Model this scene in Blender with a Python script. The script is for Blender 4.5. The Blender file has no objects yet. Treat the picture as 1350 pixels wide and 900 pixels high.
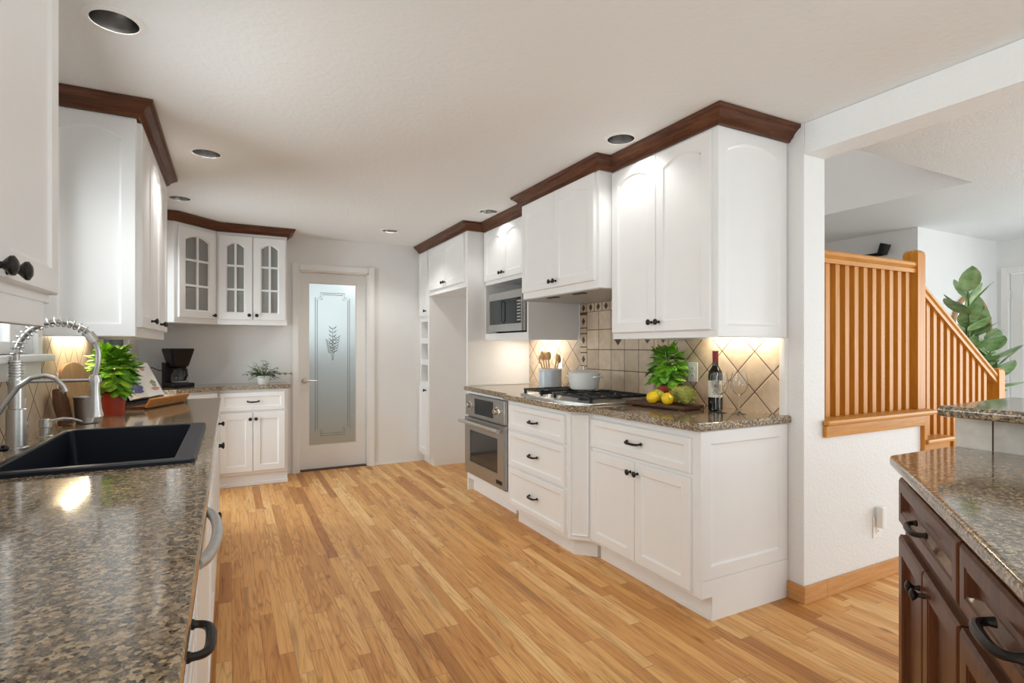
import bpy, bmesh, math, random
from mathutils import Vector, Matrix
PI = math.pi
R = math.radians
SC = bpy.context.scene
COL = SC.collection
rnd = random.Random(7)

# ------------------------------------------------------------------ camera, world, lights, exposure
cam = bpy.data.cameras.new('camera'); camo = bpy.data.objects.new('camera', cam); COL.objects.link(camo)
camo.location = (0, 0, 1.26); camo.rotation_euler = (R(90), 0, R(-27.5))
cam.sensor_width = 36; cam.lens = 716 / 1350 * 36; cam.shift_y = 7 / 1350; cam.clip_start = .02
SC.camera = camo
SC.view_settings.view_transform = 'Standard'; SC.view_settings.look = 'None'
SC.view_settings.gamma = 1; SC.view_settings.use_curve_mapping = False
SC.view_settings.exposure = 0.5
SC.cycles.max_bounces = 10; SC.cycles.diffuse_bounces = 6; SC.cycles.glossy_bounces = 4
SC.cycles.transmission_bounces = 8; SC.cycles.transparent_max_bounces = 8
SC.cycles.sample_clamp_indirect = 6; SC.cycles.use_denoising = True
SC.cycles.caustics_reflective = False; SC.cycles.caustics_refractive = False
W = bpy.data.worlds.new('daylight'); SC.world = W; W.use_nodes = True
W.node_tree.nodes['Background'].inputs[0].default_value = (.88, .955, .985, 1)
W.node_tree.nodes['Background'].inputs[1].default_value = 1.0

def lamp(name, kind, loc, rot, energy, color=(1, 1, 1), **kw):
    l = bpy.data.lights.new(name, kind); l.energy = energy; l.color = color
    for k, v in kw.items(): setattr(l, k, v)
    o = bpy.data.objects.new(name, l); COL.objects.link(o); o.location = loc; o.rotation_euler = rot
    return o
# area lamps added to boost daylight from the open rear, living room and glazing
lamp('daylight_behind', 'AREA', (1.6, -2.3, 1.35), (R(90), 0, 0), 5, (.93, .98, .99), shape='RECTANGLE', size=4.6, size_y=2.0)
lamp('daylight_living', 'AREA', (5.2, -2.2, 1.4), (R(90), 0, 0), 13, (.95, .975, .98), shape='RECTANGLE', size=3.0, size_y=2.0)
lamp('living_side_fill', 'AREA', (7.32, -.2, 1.3), (0, R(90), 0), 52, (.95, .975, .98), shape='RECTANGLE', size=1.6, size_y=2.1)  # unseen source, added to light the left cabinets from the living side
lamp('daylight_sink_window', 'AREA', (-.90, 2.32, 1.66), (0, R(-90), 0), 14, (.97, .985, .97), shape='RECTANGLE', size=.8, size_y=1.0)
lamp('daylight_side_door', 'AREA', (-.92, 4.72, 1.1), (0, R(-90), 0), 28, (.93, .98, .99), shape='RECTANGLE', size=1.9, size_y=.8)
lamp('left_rear_fill', 'AREA', (-1.3, -1.3, 1.0), (R(90), 0, R(-68)), 56, (.92, .98, 1), shape='RECTANGLE', size=1.6, size_y=1.9)  # no window here; lamp added to brighten the right cabinet fronts
lamp('stairwell_fill', 'POINT', (3.3, 2.3, 3.8), (0, 0, 0), 7, (1, .98, .95), shadow_soft_size=.15)  # unseen lamp added to lighten the inside of the stairwell
lamp('pantry_fill', 'POINT', (1.5, 6.6, 2.2), (0, 0, 0), 13, (.95, .98, 1), shadow_soft_size=.12)  # added point lamp that lifts the ambient light behind the frosted door

# ------------------------------------------------------------------ materials
MATS = {}
class NT:
    def __init__(s, name):
        s.m = bpy.data.materials.new(name); s.m.use_nodes = True; s.t = s.m.node_tree
        s.b = s.t.nodes['Principled BSDF']; s.out = s.t.nodes['Material Output']
        MATS[name] = s.m
    def n(s, typ, props=None, **ins):
        nd = s.t.nodes.new('ShaderNode' + typ)
        for k, v in (props or {}).items(): setattr(nd, k, v)
        for k, v in ins.items():
            s.put(nd.inputs[int(k[1:])] if k[0] == '_' and k[1:].isdigit() else nd.inputs[k.replace('_', ' ')], v)
        return nd
    def put(s, sock, v):
        if isinstance(v, bpy.types.NodeSocket): s.t.links.new(v, sock)
        elif isinstance(v, bpy.types.Node): s.t.links.new(v.outputs[0], sock)
        else:
            if isinstance(v, tuple) and len(v) == 3 and sock.type == 'RGBA': v = v + (1,)
            sock.default_value = v
    def math(s, op, a, b=0.0, c=0.0):
        return s.n('Math', {'operation': op}, _0=a, _1=b, _2=c).outputs[0]
    def ramp(s, fac, stops, interp='LINEAR'):
        nd = s.n('ValToRGB', None, _0=fac); r = nd.color_ramp; r.interpolation = interp
        while len(r.elements) < len(stops): r.elements.new(.5)
        for e, (p, c) in zip(r.elements, stops): e.position = p; e.color = tuple(c) + (1,)
        return nd.outputs[0]
    def mix(s, fac, a, b, mode='MIX'):
        nd = s.t.nodes.new('ShaderNodeMix'); nd.data_type = 'RGBA'; nd.blend_type = mode
        s.put(nd.inputs[0], fac); s.put(nd.inputs[6], a); s.put(nd.inputs[7], b)
        return nd.outputs[2]
    def bump(s, h, strength=.2, dist=.002):
        nd = s.n('Bump', None, Strength=strength, Distance=dist, Height=h)
        s.put(s.b.inputs['Normal'], nd.outputs[0])
    def set(s, **kw):
        for k, v in kw.items(): s.put(s.b.inputs[k.replace('_', ' ')], v)
        return s.m
    def obj(s): return s.n('TexCoord').outputs['Object']
    def pos(s): return s.n('NewGeometry').outputs['Position']
    def scaled(s, vec, sc):
        return s.n('VectorMath', {'operation': 'MULTIPLY'}, _0=vec, _1=sc).outputs[0]
    def noise(s, vec, scale, detail=2, rough=.5):
        return s.n('TexNoise', None, Vector=vec, Scale=scale, Detail=detail, Roughness=rough).outputs[0]

def plain(name, col, rough=.5, metal=0, var=.04, scale=30, **kw):
    m = NT(name)
    f = m.noise(m.obj(), scale)
    c = m.ramp(f, [(.3, tuple(x * (1 - var) for x in col)), (.7, tuple(min(1, x * (1 + var)) for x in col))])
    return m.set(Base_Color=c, Roughness=rough, Metallic=metal, **kw)

def textured_paint(name, col, scale, strength, dist, rough):
    m = NT(name); p = m.pos()
    f = m.noise(p, scale, 3, .55)
    h = m.ramp(f, [(.42, (0, 0, 0)), (.62, (1, 1, 1))])
    m.bump(h, strength, dist)
    return m.set(Base_Color=col, Roughness=rough)
WALL = textured_paint('wall_paint', (.79, .79, .785), 70, .25, .003, .6)
CEIL = textured_paint('ceiling_paint', (.84, .86, .865), 38, .22, .003, .65)
CEIL_L = textured_paint('living_ceiling_paint', (.83, .845, .845), 70, .35, .003, .5)
WHITE = plain('cabinet_white', (.80, .80, .795), .32, var=.01, scale=8)
TRIMW = plain('trim_white', (.82, .81, .79), .35, var=.01, scale=8)
BRONZE = plain('dark_bronze', (.025, .022, .02), .38, .6, .3, 60)
BLACK = plain('black_plastic', (.007, .007, .008), .3, 0, .2, 40, Specular_IOR_Level=.3)
IRON = plain('cast_iron', (.018, .018, .019), .55, .2, .3, 90)
STEEL = plain('brushed_steel', (.56, .55, .53), .32, .85, .05, 60)
STEELD = plain('grey_steel', (.44, .43, .41), .33, .9, .05, 60)
PALEFLOOR = plain('pale_bounce_floor', (.52, .51, .49), .9, 0, .12, 300)  # invented pale floor colour, cuts the orange bounce onto the living ceiling
HOODM = plain('hood_grey_metal', (.52, .52, .51), .4, .35, .03, 40)
CHROME = plain('chrome', (.72, .71, .70), .14, 1, .02, 20)
DGLASS = plain('dark_glass', (.03, .03, .03), .08, 0, .1, 10)
SINKM = plain('black_composite', (.008, .010, .018), .4, 0, .35, 500, Specular_IOR_Level=.22)
RED = plain('red_pot', (.38, .045, .02), .4, 0, .08, 25)
CERAM = plain('white_ceramic', (.80, .80, .77), .18, 0, .02, 10)
BLUEC = plain('pale_blue_ceramic', (.60, .67, .74), .22, 0, .05, 12)
PLASTW = plain('white_plastic', (.84, .84, .82), .35, 0, .01, 10)
SOIL = plain('soil', (.03, .02, .012), .9, 0, .4, 90)
PAPER = plain('paper', (.82, .81, .79), .6, 0, .03, 20)
INKP = plain('printed_pink', (.55, .30, .28), .6, 0, .2, 60)
INKG = plain('printed_green', (.20, .27, .14), .6, 0, .35, 90)
INKB = plain('printed_blue', (.12, .13, .30), .6, 0, .3, 60)
MULL = plain('dark_window_frame', (.03, .03, .032), .4, 0, .1, 20)
REFL = plain('dark_reflector', (.42, .41, .40), .22, 1, .25, 30)

def wood(name, c0, c1, stretch, rough=.4, scale=1.0, coat=0.0):
    m = NT(name); v = m.scaled(m.obj(), stretch)
    f = m.noise(v, 9 * scale, 5, .62)
    g = m.noise(v, 45 * scale, 2, .5)
    h = m.math('ADD', m.math('MULTIPLY', f, .75), m.math('MULTIPLY', g, .25))
    c = m.ramp(h, [(.30, c0), (.5, tuple((a + b) / 2 for a, b in zip(c0, c1))), (.66, c1)])
    m.bump(g, .08, .001)
    return m.set(Base_Color=c, Roughness=rough, Coat_Weight=coat, Specular_IOR_Level=.2)
WALNUT = wood('crown_walnut', (.048, .019, .011), (.165, .068, .037), (.5, .5, 9), .36)
OAKR = wood('stair_oak', (.46, .165, .012), (.63, .27, .038), (6, 6, .5), .35, .8, .0)
OAKH = wood('rail_oak', (.47, .19, .025), (.66, .31, .065), (.5, 6, 6), .35, .8, .0)
BASEB = wood('baseboard_oak', (.48, .22, .07), (.66, .36, .15), (.6, .6, 8), .35, .8)
DARKC = wood('dark_cherry', (.060, .019, .008), (.135, .046, .019), (6, 6, .6), .34, .8, .05)
BOARD = wood('dark_board', (.06, .026, .015), (.14, .065, .036), (.8, 5, 5), .4)
ACACIA = wood('orange_board', (.38, .16, .04), (.58, .28, .09), (5, .8, 5), .4)
TANW = wood('tan_board', (.36, .22, .11), (.52, .34, .19), (5, 5, .8), .5)
SPOON = wood('spoon_wood', (.50, .31, .13), (.66, .44, .21), (6, 6, .8), .5)

def granite():
    m = NT('brown_granite'); p = m.pos()
    wp = m.n('VectorMath', {'operation': 'ADD'}, _0=p, _1=m.scaled(m.n('TexNoise', None, Vector=p, Scale=60.0).outputs['Color'], (.005, .005, .005))).outputs[0]
    v1 = m.n('TexVoronoi', None, Vector=wp, Scale=150.0)
    r1 = m.n('SeparateColor', None, _0=v1.outputs['Color']).outputs[0]
    v2 = m.n('TexVoronoi', None, Vector=wp, Scale=380.0)
    r2 = m.n('SeparateColor', None, _0=v2.outputs['Color']).outputs[1]
    c1 = m.ramp(r1, [(0, (.02, .019, .018)), (.16, (.17, .13, .088)), (.36, (.42, .31, .19)), (.58, (.23, .175, .115)), (.74, (.68, .51, .33)), (.91, (.12, .12, .122))], 'CONSTANT')
    c2 = m.ramp(r2, [(0, (.015, .014, .013)), (.20, (.20, .152, .102)), (.58, (.40, .30, .19)), (.90, (.11, .105, .10))], 'CONSTANT')
    c = m.mix(.42, c1, c2)
    return m.set(Base_Color=c, Roughness=.10, Specular_IOR_Level=.5, Coat_Weight=.25, Coat_Roughness=.03)
GRAN = granite()

def floor_mat():
    m = NT('oak_strip_floor'); p = m.pos()
    sp = m.n('SeparateXYZ', None, _0=p)
    x = m.math('DIVIDE', m.math('ADD', sp.outputs[0], 10.0), .0572)
    row = m.math('FLOOR', x)
    wn = m.n('TexWhiteNoise', {'noise_dimensions': '1D'}, W=row)
    ln = m.math('ADD', m.math('MULTIPLY', m.n('SeparateColor', None, _0=wn.outputs['Color']).outputs[1], .7), .55)
    y = m.math('DIVIDE', m.math('ADD', sp.outputs[1], m.math('MULTIPLY_ADD', wn.outputs[0], 5.0, 20.0)), ln)
    idx = m.math('FLOOR', y)
    comb = m.n('CombineXYZ', None, X=row, Y=idx, Z=0.0)
    w2 = m.n('TexWhiteNoise', {'noise_dimensions': '2D'}, Vector=comb.outputs[0])
    base = m.ramp(w2.outputs[0], [(0, (.44, .185, .05)), (.10, (.60, .285, .088)), (.35, (.70, .36, .12)), (.78, (.77, .43, .155)), (1, (.85, .55, .24))])
    off = m.scaled(w2.outputs['Color'], (7.0, 7.0, 7.0))
    gv = m.n('VectorMath', {'operation': 'ADD'}, _0=m.scaled(p, (30.0, 1.6, 1.0)), _1=off).outputs[0]
    g1 = m.noise(gv, 2.2, 5, .65)
    gcol = m.ramp(g1, [(.26, (.50, .38, .27)), (.42, (.88, .82, .75)), (.56, (1.0, 1.0, 1.0)), (.8, (1, 1, 1))])
    c = m.mix(1.0, base, gcol, 'MULTIPLY')
    cg = m.noise(m.n('VectorMath', {'operation': 'ADD'}, _0=m.scaled(p, (7.0, .55, 1.0)), _1=off).outputs[0], 1.6, 2, .45)
    rings = m.math('PINGPONG', m.math('MULTIPLY', cg, 16.0), .5)
    rg = m.ramp(rings, [(0, (.62, .50, .40)), (.10, (.84, .77, .70)), (.24, (1, 1, 1))])
    c = m.mix(m.math('MULTIPLY', m.n('SeparateColor', None, _0=w2.outputs['Color']).outputs[2], .8), c, m.mix(1.0, c, rg, 'MULTIPLY'))
    kn = m.n('TexVoronoi', None, Vector=m.scaled(p, (5.5, 2.0, 1.0)), Scale=1.0)
    kd = m.ramp(kn.outputs['Distance'], [(.02, (.8, .8, .8)), (.09, (0, 0, 0))])
    c = m.mix(kd, c, (.20, .085, .03))
    k = m.noise(m.n('VectorMath', {'operation': 'ADD'}, _0=m.scaled(p, (9.0, 1.1, 1.0)), _1=off).outputs[0], 1.3, 2, .5)
    kk = m.ramp(k, [(.60, (0, 0, 0)), (.78, (.7, .7, .7))])
    c = m.mix(kk, c, (.30, .15, .065))
    ex = m.math('PINGPONG', x, .5); ey = m.math('MULTIPLY', m.math('PINGPONG', y, .5), 10.0)
    gap = m.math('MAXIMUM', m.math('LESS_THAN', ex, .018), m.math('LESS_THAN', ey, .016))
    c = m.mix(m.math('MULTIPLY', gap, .55), c, (.17, .08, .03))
    m.bump(m.math('SUBTRACT', m.math('MULTIPLY', g1, .25), gap), .12, .0015)
    return m.set(Base_Color=c, Roughness=.42, Specular_IOR_Level=.28, Coat_Weight=.06, Coat_Roughness=.2)
FLOOR = floor_mat()

def tile(name, diag, size, ou, ov, axis=1, gw=.017, col=(.60, .475, .345)):
    m = NT(name); sp = m.n('SeparateXYZ', None, _0=m.pos())
    u, v = sp.outputs[axis], sp.outputs[2]
    if diag:
        u, v = (m.math('MULTIPLY', m.math('ADD', u, v), .70711), m.math('MULTIPLY', m.math('SUBTRACT', u, v), .70711))
    u = m.math('DIVIDE', m.math('SUBTRACT', u, ou), size); v = m.math('DIVIDE', m.math('SUBTRACT', v, ov), size)
    wn = m.n('TexWhiteNoise', {'noise_dimensions': '2D'}, Vector=m.n('CombineXYZ', None, X=m.math('FLOOR', u), Y=m.math('FLOOR', v)).outputs[0])
    d = m.math('MINIMUM', m.math('PINGPONG', u, .5), m.math('PINGPONG', v, .5))
    g = m.math('LESS_THAN', d, gw)
    f = m.noise(m.pos(), 16, 4, .6)
    lo = tuple(x * .82 for x in col); hi = tuple(min(1, x * 1.13) for x in col)
    c = m.ramp(m.math('ADD', m.math('MULTIPLY', f, .75), m.math('MULTIPLY', wn.outputs[0], .28)), [(.36, lo), (.75, hi)])
    c = m.mix(g, c, (.085, .05, .035))
    hh = m.ramp(d, [(gw, (0, 0, 0)), (gw + .03, (1, 1, 1))])
    m.bump(hh, .4, .003)
    return m.set(Base_Color=c, Roughness=m.math('MULTIPLY_ADD', g, .4, .42))
S2 = math.sqrt(2)
TDIAG = tile('diagonal_tile', True, .1535, (2.413 + 1.235) / S2, (2.413 - 1.235) / S2)
TSQ = tile('square_tile', False, .1515, 3.513, 1.239 - .1515 * 8)
TBAR = tile('bar_tile', False, .31, .86, .80, 1, .008, (.72, .68, .61))
STONE = plain('accent_stone', (.54, .42, .30), .5, 0, .12, 25)
GROUT = plain('dark_grout', (.085, .05, .035), .8)
ACC = plain('accent_dark', (.055, .03, .022), .4, 0, .3, 60)

def glass(name, col, rough=0.0, ior=1.45, alpha=None):
    m = NT(name)
    m.put(m.b.inputs['Base Color'], col); m.b.inputs['Transmission Weight'].default_value = 1
    m.b.inputs['Roughness'].default_value = rough; m.b.inputs['IOR'].default_value = ior
    f = m.noise(m.obj(), 200); m.bump(f, .01 if rough < .1 else .15, .0005)
    return m.m
GLASS = glass('clear_glass', (1, 1, 1), 0, 1.35)
FROST = glass('frosted_glass', (.90, .95, .96), .55, 1.3)
BOTTLE = glass('bottle_glass', (.02, .035, .02), .02)
WINEG = plain('dark_bottle', (.008, .010, .009), .06, 0, .1, 10)
def paneg():
    m = NT('window_pane')
    tr = m.n('BsdfTransparent', None, Color=(.95, .97, .98)); gl = m.n('BsdfGlossy', None, Color=(1, 1, 1), Roughness=.03)
    fr = m.n('Fresnel', None, IOR=1.3)
    mx = m.n('MixShader', None, _0=fr.outputs[0], _1=tr.outputs[0], _2=gl.outputs[0])
    m.t.links.new(mx.outputs[0], m.out.inputs[0]); return m.m
PANE = paneg()
def tintg():
    m = NT('dimming_pane'); tr = m.n('BsdfTranslucent', None, Color=(.86, .86, .85)); m.t.links.new(tr.outputs[0], m.out.inputs[0]); return m.m
TINT = tintg()
def lightened_glass():
    m = NT('lightened_pane'); tr = m.n('BsdfTransparent', None, Color=(.97, .98, .97)); df = m.n('BsdfTranslucent', None, Color=(.8, .8, .78)); d2 = m.n('BsdfDiffuse', None, Color=(.75, .75, .73))  # pale diffuse haze mixed into the glass to brighten dark cabinet interiors
    a = m.n('MixShader', None, _0=.5, _1=df.outputs[0], _2=d2.outputs[0]); b = m.n('MixShader', None, _0=.38, _1=tr.outputs[0], _2=a.outputs[0])
    m.t.links.new(b.outputs[0], m.out.inputs[0]); return m.m
LITEPANE = lightened_glass()
def emit(name, col, st):
    m = NT(name); m.set(Base_Color=(.8, .8, .8), Emission_Color=col, Emission_Strength=st); return m.m
STRIPW = emit('white_strip_light', (1, .92, .80), 85)
STRIPL = emit('warm_strip_light', (1, .85, .62), 52)
def leafm(name, a, b, rough=.38):
    m = NT(name); f = m.noise(m.obj(), 14, 2)
    return m.set(Base_Color=m.ramp(f, [(.3, a), (.7, b)]), Roughness=rough, Subsurface_Weight=.0, Transmission_Weight=.0)
BASIL = leafm('basil_leaf', (.06, .23, .012), (.20, .47, .035))
BASILL = leafm('bright_basil_leaf', (.16, .42, .02), (.40, .66, .06))
HERB = leafm('grey_green_leaf', (.06, .12, .05), (.19, .27, .14))
RUBBER = leafm('broad_leaf', (.13, .28, .09), (.42, .55, .28))
LIMEL = leafm('lime_leaf', (.42, .52, .05), (.60, .68, .12))
STEMM = leafm('green_stem', (.10, .16, .04), (.16, .24, .07))
LEMON = plain('lemon_skin', (.90, .62, .015), .4, 0, .05, 40)
ARTI = leafm('artichoke_leaf', (.26, .30, .04), (.64, .62, .20), .5)
SQUASH = leafm('pale_squash', (.38, .42, .03), (.62, .58, .08), .4)
WLABEL = plain('bottle_label', (.74, .70, .60), .6, 0, .03, 30)
CAPS = plain('red_foil', (.16, .012, .015), .35, .4, .1, 30)
MIRR = plain('mirror', (.9, .9, .9), .02, 1, .0, 10)

# ------------------------------------------------------------------ mesh helpers
class MB:
    def __init__(s): s.bm = bmesh.new(); s.M = None
    def _v(s, pts):
        return [s.bm.verts.new(s.M @ Vector(p) if s.M else p) for p in pts]
    def poly(s, pts):
        return s.bm.faces.new(s._v(pts))
    def box(s, x0, y0, z0, x1, y1, z1, bev=0, seg=2):
        P = [(x, y, z) for z in (z0, z1) for y in (y0, y1) for x in (x0, x1)]
        v = s._v(P)
        fs = [s.bm.faces.new([v[i] for i in q]) for q in ((0, 2, 3, 1), (4, 5, 7, 6), (0, 1, 5, 4), (2, 6, 7, 3), (0, 4, 6, 2), (1, 3, 7, 5))]
        if bev:
            es = list({e for f in fs for e in f.edges})
            bmesh.ops.bevel(s.bm, geom=es, offset=bev, segments=seg, affect='EDGES', profile=.5)
        return s
    def loops(s, loops, close=True, cap0=False, cap1=False):
        vs = [s._v(l) for l in loops]
        n = len(vs[0])
        for a, b in zip(vs, vs[1:]):
            for i in range(n if close else n - 1):
                j = (i + 1) % n
                try: s.bm.faces.new((a[i], a[j], b[j], b[i]))
                except ValueError: pass
        if cap0: s.bm.faces.new(vs[0])
        if cap1: s.bm.faces.new(vs[-1])
        return s
    def prism(s, pts, z0, z1, bev=0, seg=3, bevset=None):
        b = s._v([(x, y, z0) for x, y in pts]); t = s._v([(x, y, z1) for x, y in pts])
        n = len(pts); es = []
        s.bm.faces.new(b); s.bm.faces.new(t)
        for i in range(n):
            f = s.bm.faces.new((b[i], b[(i + 1) % n], t[(i + 1) % n], t[i]))
        if bev:
            for i in range(n):
                if bevset is None or i in bevset:
                    for L in (b, t):
                        es.append(s.bm.edges.get((L[i], L[(i + 1) % n])))
            bmesh.ops.bevel(s.bm, geom=es, offset=bev, segments=seg, affect='EDGES', profile=.5)
        return s
    def lathe(s, prof, seg=24, cx=0, cy=0, cz=0, M=None, a0=0, a1=2 * PI):
        old = s.M
        if M is not None: s.M = (old @ M) if old else M
        full = abs(a1 - a0 - 2 * PI) < 1e-6
        k = seg if full else seg + 1
        ls = []
        for r, z in prof:
            ls.append([(cx + max(r, 1e-4) * math.cos(a0 + (a1 - a0) * i / seg), cy + max(r, 1e-4) * math.sin(a0 + (a1 - a0) * i / seg), cz + z) for i in range(k)])
        s.loops(ls, full, full and prof[0][0] < 1e-3, full and prof[-1][0] < 1e-3)
        s.M = old
        return s
    def tube(s, pts, r, seg=10, cap=True, closed=False):
        pts = [Vector(p) for p in pts]; n = len(pts)
        rr = r if isinstance(r, (list, tuple)) else [r] * n
        T = []
        for i in range(n):
            a = pts[i - 1] if (i > 0 or closed) else pts[i]; b = pts[(i + 1) % n] if (i < n - 1 or closed) else pts[i]
            T.append((b - a).normalized())
        up = Vector((0, 0, 1)) if abs(T[0].z) < .9 else Vector((1, 0, 0))
        u = (up - T[0] * up.dot(T[0])).normalized(); ls = []
        for i in range(n):
            u = (u - T[i] * u.dot(T[i]))
            u = u.normalized() if u.length > 1e-6 else T[i].orthogonal().normalized()
            w = T[i].cross(u)
            ls.append([tuple(pts[i] + (u * math.cos(2 * PI * k / seg) + w * math.sin(2 * PI * k / seg)) * rr[i]) for k in range(seg)])
        if closed: ls.append(ls[0])
        return s.loops(ls, True, cap and not closed, cap and not closed)
    def ball(s, c, r, sx=1, sy=1, sz=1, seg=16, M=None):
        prof = [(r * math.sin(PI * i / 10), -r * math.cos(PI * i / 10)) for i in range(11)]
        MM = Matrix.Translation(c) @ (M or Matrix()) @ Matrix.Diagonal((sx, sy, sz, 1))
        return s.lathe(prof, seg, M=MM)
    def leaf(s, base, d, L, w, droop=.3, fold=.25, up=(0, 0, 1)):
        d = Vector(d).normalized(); up = Vector(up)
        side = d.cross(up)
        side = side.normalized() if side.length > 1e-4 else Vector((1, 0, 0))
        nrm = side.cross(d).normalized(); base = Vector(base)
        rows = []
        for t, k in ((0, .10), (.12, .62), (.3, .95), (.52, 1), (.74, .78), (.9, .42), (1, .04)):
            c = base + d * (L * t) - nrm * (droop * L * t * t)
            rows.append([c + side * (w * k / 2 * q) + nrm * (fold * w * k / 2 * abs(q) ** 1.5) for q in (-1, -.5, 0, .5, 1)])
        vs = [s._v(r) for r in rows]
        for a, b in zip(vs, vs[1:]):
            for j in range(4): s.bm.faces.new((a[j], a[j + 1], b[j + 1], b[j]))
        return s
    def build(s, name, mat, parent=None, smooth=35, kind=None, recenter=None):
        bm = s.bm
        bmesh.ops.recalc_face_normals(bm, faces=bm.faces[:])
        me = bpy.data.meshes.new(name)
        off = Vector((0, 0, 0))
        if parent is None and recenter is not False and bm.verts:
            xs = [v.co for v in bm.verts]
            lo = [min(c[i] for c in xs) for i in range(3)]; hi = [max(c[i] for c in xs) for i in range(3)]
            off = Vector(((lo[0] + hi[0]) / 2, (lo[1] + hi[1]) / 2, lo[2]))
            bmesh.ops.translate(bm, verts=bm.verts[:], vec=-off)
        bm.to_mesh(me); bm.free()
        if smooth:
            for p in me.polygons: p.use_smooth = True
            me.set_sharp_from_angle(angle=R(smooth))
        me.materials.append(mat)
        o = bpy.data.objects.new(name, me); COL.objects.link(o); o.location = off
        if smooth == 35: o.modifiers.new('normals', 'WEIGHTED_NORMAL').keep_sharp = True
        if parent is not None: o.parent = parent
        if kind: o['kind'] = kind
        return o

def thing(name, label, cat, loc=(0, 0, 0), rz=0, group=None):
    o = bpy.data.objects.new(name, None); o.empty_display_size = .1; COL.objects.link(o)
    o.location = loc; o.rotation_euler = (0, 0, R(rz)); o['label'] = label; o['category'] = cat
    if group: o['group'] = group
    return o
def tag(o, label, cat, group=None):
    o['label'] = label; o['category'] = cat
    if group: o['group'] = group
    return o
def struct(mb, name, mat, parent=None, smooth=35):
    return mb.build(name, mat, parent, smooth, None if parent else 'structure')
def boxo(name, mat, b, parent=None, bev=0, kind=None):
    return MB().box(*b, bev=bev).build(name, mat, parent, kind=kind)
def copy_tree(o, parent=None):
    c = o.copy(); COL.objects.link(c)
    if parent is not None: c.parent = parent
    for ch in list(o.children): copy_tree(ch, c)
    return c

# ------------------------------------------------------------------ structure
CE = 2.36; WL = -.71; WR = 2.505; WF = 5.80
boxo('floor', FLOOR, (-.9, -2.6, -.1, 3.9, 7.6, 0), kind='structure')
boxo('floor_living', PALEFLOOR, (3.9, -2.6, -.1, 7.3, 7.6, 0), kind='structure')  # out of view; made pale to weaken orange bounce light

cans = [(-.344, 2.249), (-.115, 3.538), (-.325, 4.699), (1.35, 5.101), (1.87, 4.005), (1.838, 2.283)]
def ceiling_half(mb, x0, x1, y0, y1, holes, r=.074, q=.1):
    ys = y0
    for hx, hy in sorted(holes, key=lambda h: h[1]):
        mb.poly([(x0, ys, CE), (x1, ys, CE), (x1, hy - q, CE), (x0, hy - q, CE)])
        mb.poly([(x0, hy - q, CE), (hx - q, hy - q, CE), (hx - q, hy + q, CE), (x0, hy + q, CE)])
        mb.poly([(hx + q, hy - q, CE), (x1, hy - q, CE), (x1, hy + q, CE), (hx + q, hy + q, CE)])
        n = 32; ci = []; sq = []
        for i in range(n):
            a = 2 * PI * i / n; cx, cy = math.cos(a), math.sin(a); k = max(abs(cx), abs(cy))
            ci.append((hx + r * cx, hy + r * cy, CE)); sq.append((hx + q * cx / k, hy + q * cy / k, CE))
        mb.loops([sq, ci])
        ys = hy + q
    mb.poly([(x0, ys, CE), (x1, ys, CE), (x1, y1, CE), (x0, y1, CE)])
mb = MB()
ceiling_half(mb, -.9, .8, -.7, 7.6, cans[:3]); ceiling_half(mb, .8, 2.58, -.7, 7.6, cans[3:])
bmesh.ops.remove_doubles(mb.bm, verts=mb.bm.verts[:], dist=1e-5)
ce = struct(mb, 'ceiling', CEIL, None, 0)
mb = MB(); HX0, HX1, HY0, HY1 = 2.70, 4.41, 1.80, 2.95
for b in ((2.58, -.7, 7.3, HY0), (2.58, HY1, 7.3, 7.6), (HX1, HY0, 7.3, HY1), (2.58, HY0, HX0, HY1)):
    mb.poly([(b[0], b[1], CE), (b[2], b[1], CE), (b[2], b[3], CE), (b[0], b[3], CE)])
struct(mb, 'ceiling_living', CEIL_L, None, 0)
mb = MB()   # the stairwell above the landing
mb.loops([[(HX0, HY0, z), (HX1, HY0, z), (HX1, HY1, z), (HX0, HY1, z)] for z in (CE, 4.4)], True, False, True)
struct(mb, 'wall_stairwell', WALL)

# left wall with the sink window and the dark framed glass door
SW0, SW1, SZ0, SZ1 = 1.78, 2.86, 1.23, 2.06
DW0, DW1, DZ1 = 4.26, 5.14, 2.05
mb = MB()
for y0, y1, z0, z1 in ((-.7, SW0, 0, CE), (SW0, SW1, 0, SZ0), (SW0, SW1, SZ1, CE), (SW1, DW0, 0, CE), (DW0, DW1, DZ1, CE), (DW1, 7.6, 0, CE)):
    mb.box(WL - .12, y0, z0, WL, y1, z1)
struct(mb, 'wall_left', WALL)
mb = MB(); c = .062
for y0, y1, z0, z1 in ((SW0 - c, SW0, SZ0, SZ1 + c), (SW1, SW1 + c, SZ0, SZ1 + c), (SW0, SW1, SZ1, SZ1 + c)):
    mb.box(WL, y0, z0, WL + .018, y1, z1, .003)
win = struct(mb, 'window_1', TRIMW)
win_off = win.location.copy()
def wchild(mb, name, mat, root):
    bmesh.ops.translate(mb.bm, verts=mb.bm.verts[:], vec=-root.location)
    return mb.build(name, mat, root)
wchild(MB().box(WL - .10, SW0 - .085, SZ0 - .028, WL + .055, SW1 + .085, SZ0, .006), 'window_sill', TRIMW, win)
wchild(MB().box(WL, SW0 - .06, SZ0 - .092, WL + .016, SW1 + .05, SZ0 - .028, .003), 'apron', TRIMW, win)
mb = MB()
for y0, y1, z0, z1 in ((SW0, SW0 + .05, SZ0, SZ1), (SW1 - .05, SW1, SZ0, SZ1), (SW0 + .05, SW1 - .05, SZ1 - .05, SZ1), (SW0 + .05, SW1 - .05, SZ0, SZ0 + .05), ((SW0 + SW1) / 2 - .025, (SW0 + SW1) / 2 + .025, SZ0 + .05, SZ1 - .05)):
    mb.box(WL - .10, y0, z0, WL - .055, y1, z1, .003)
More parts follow.
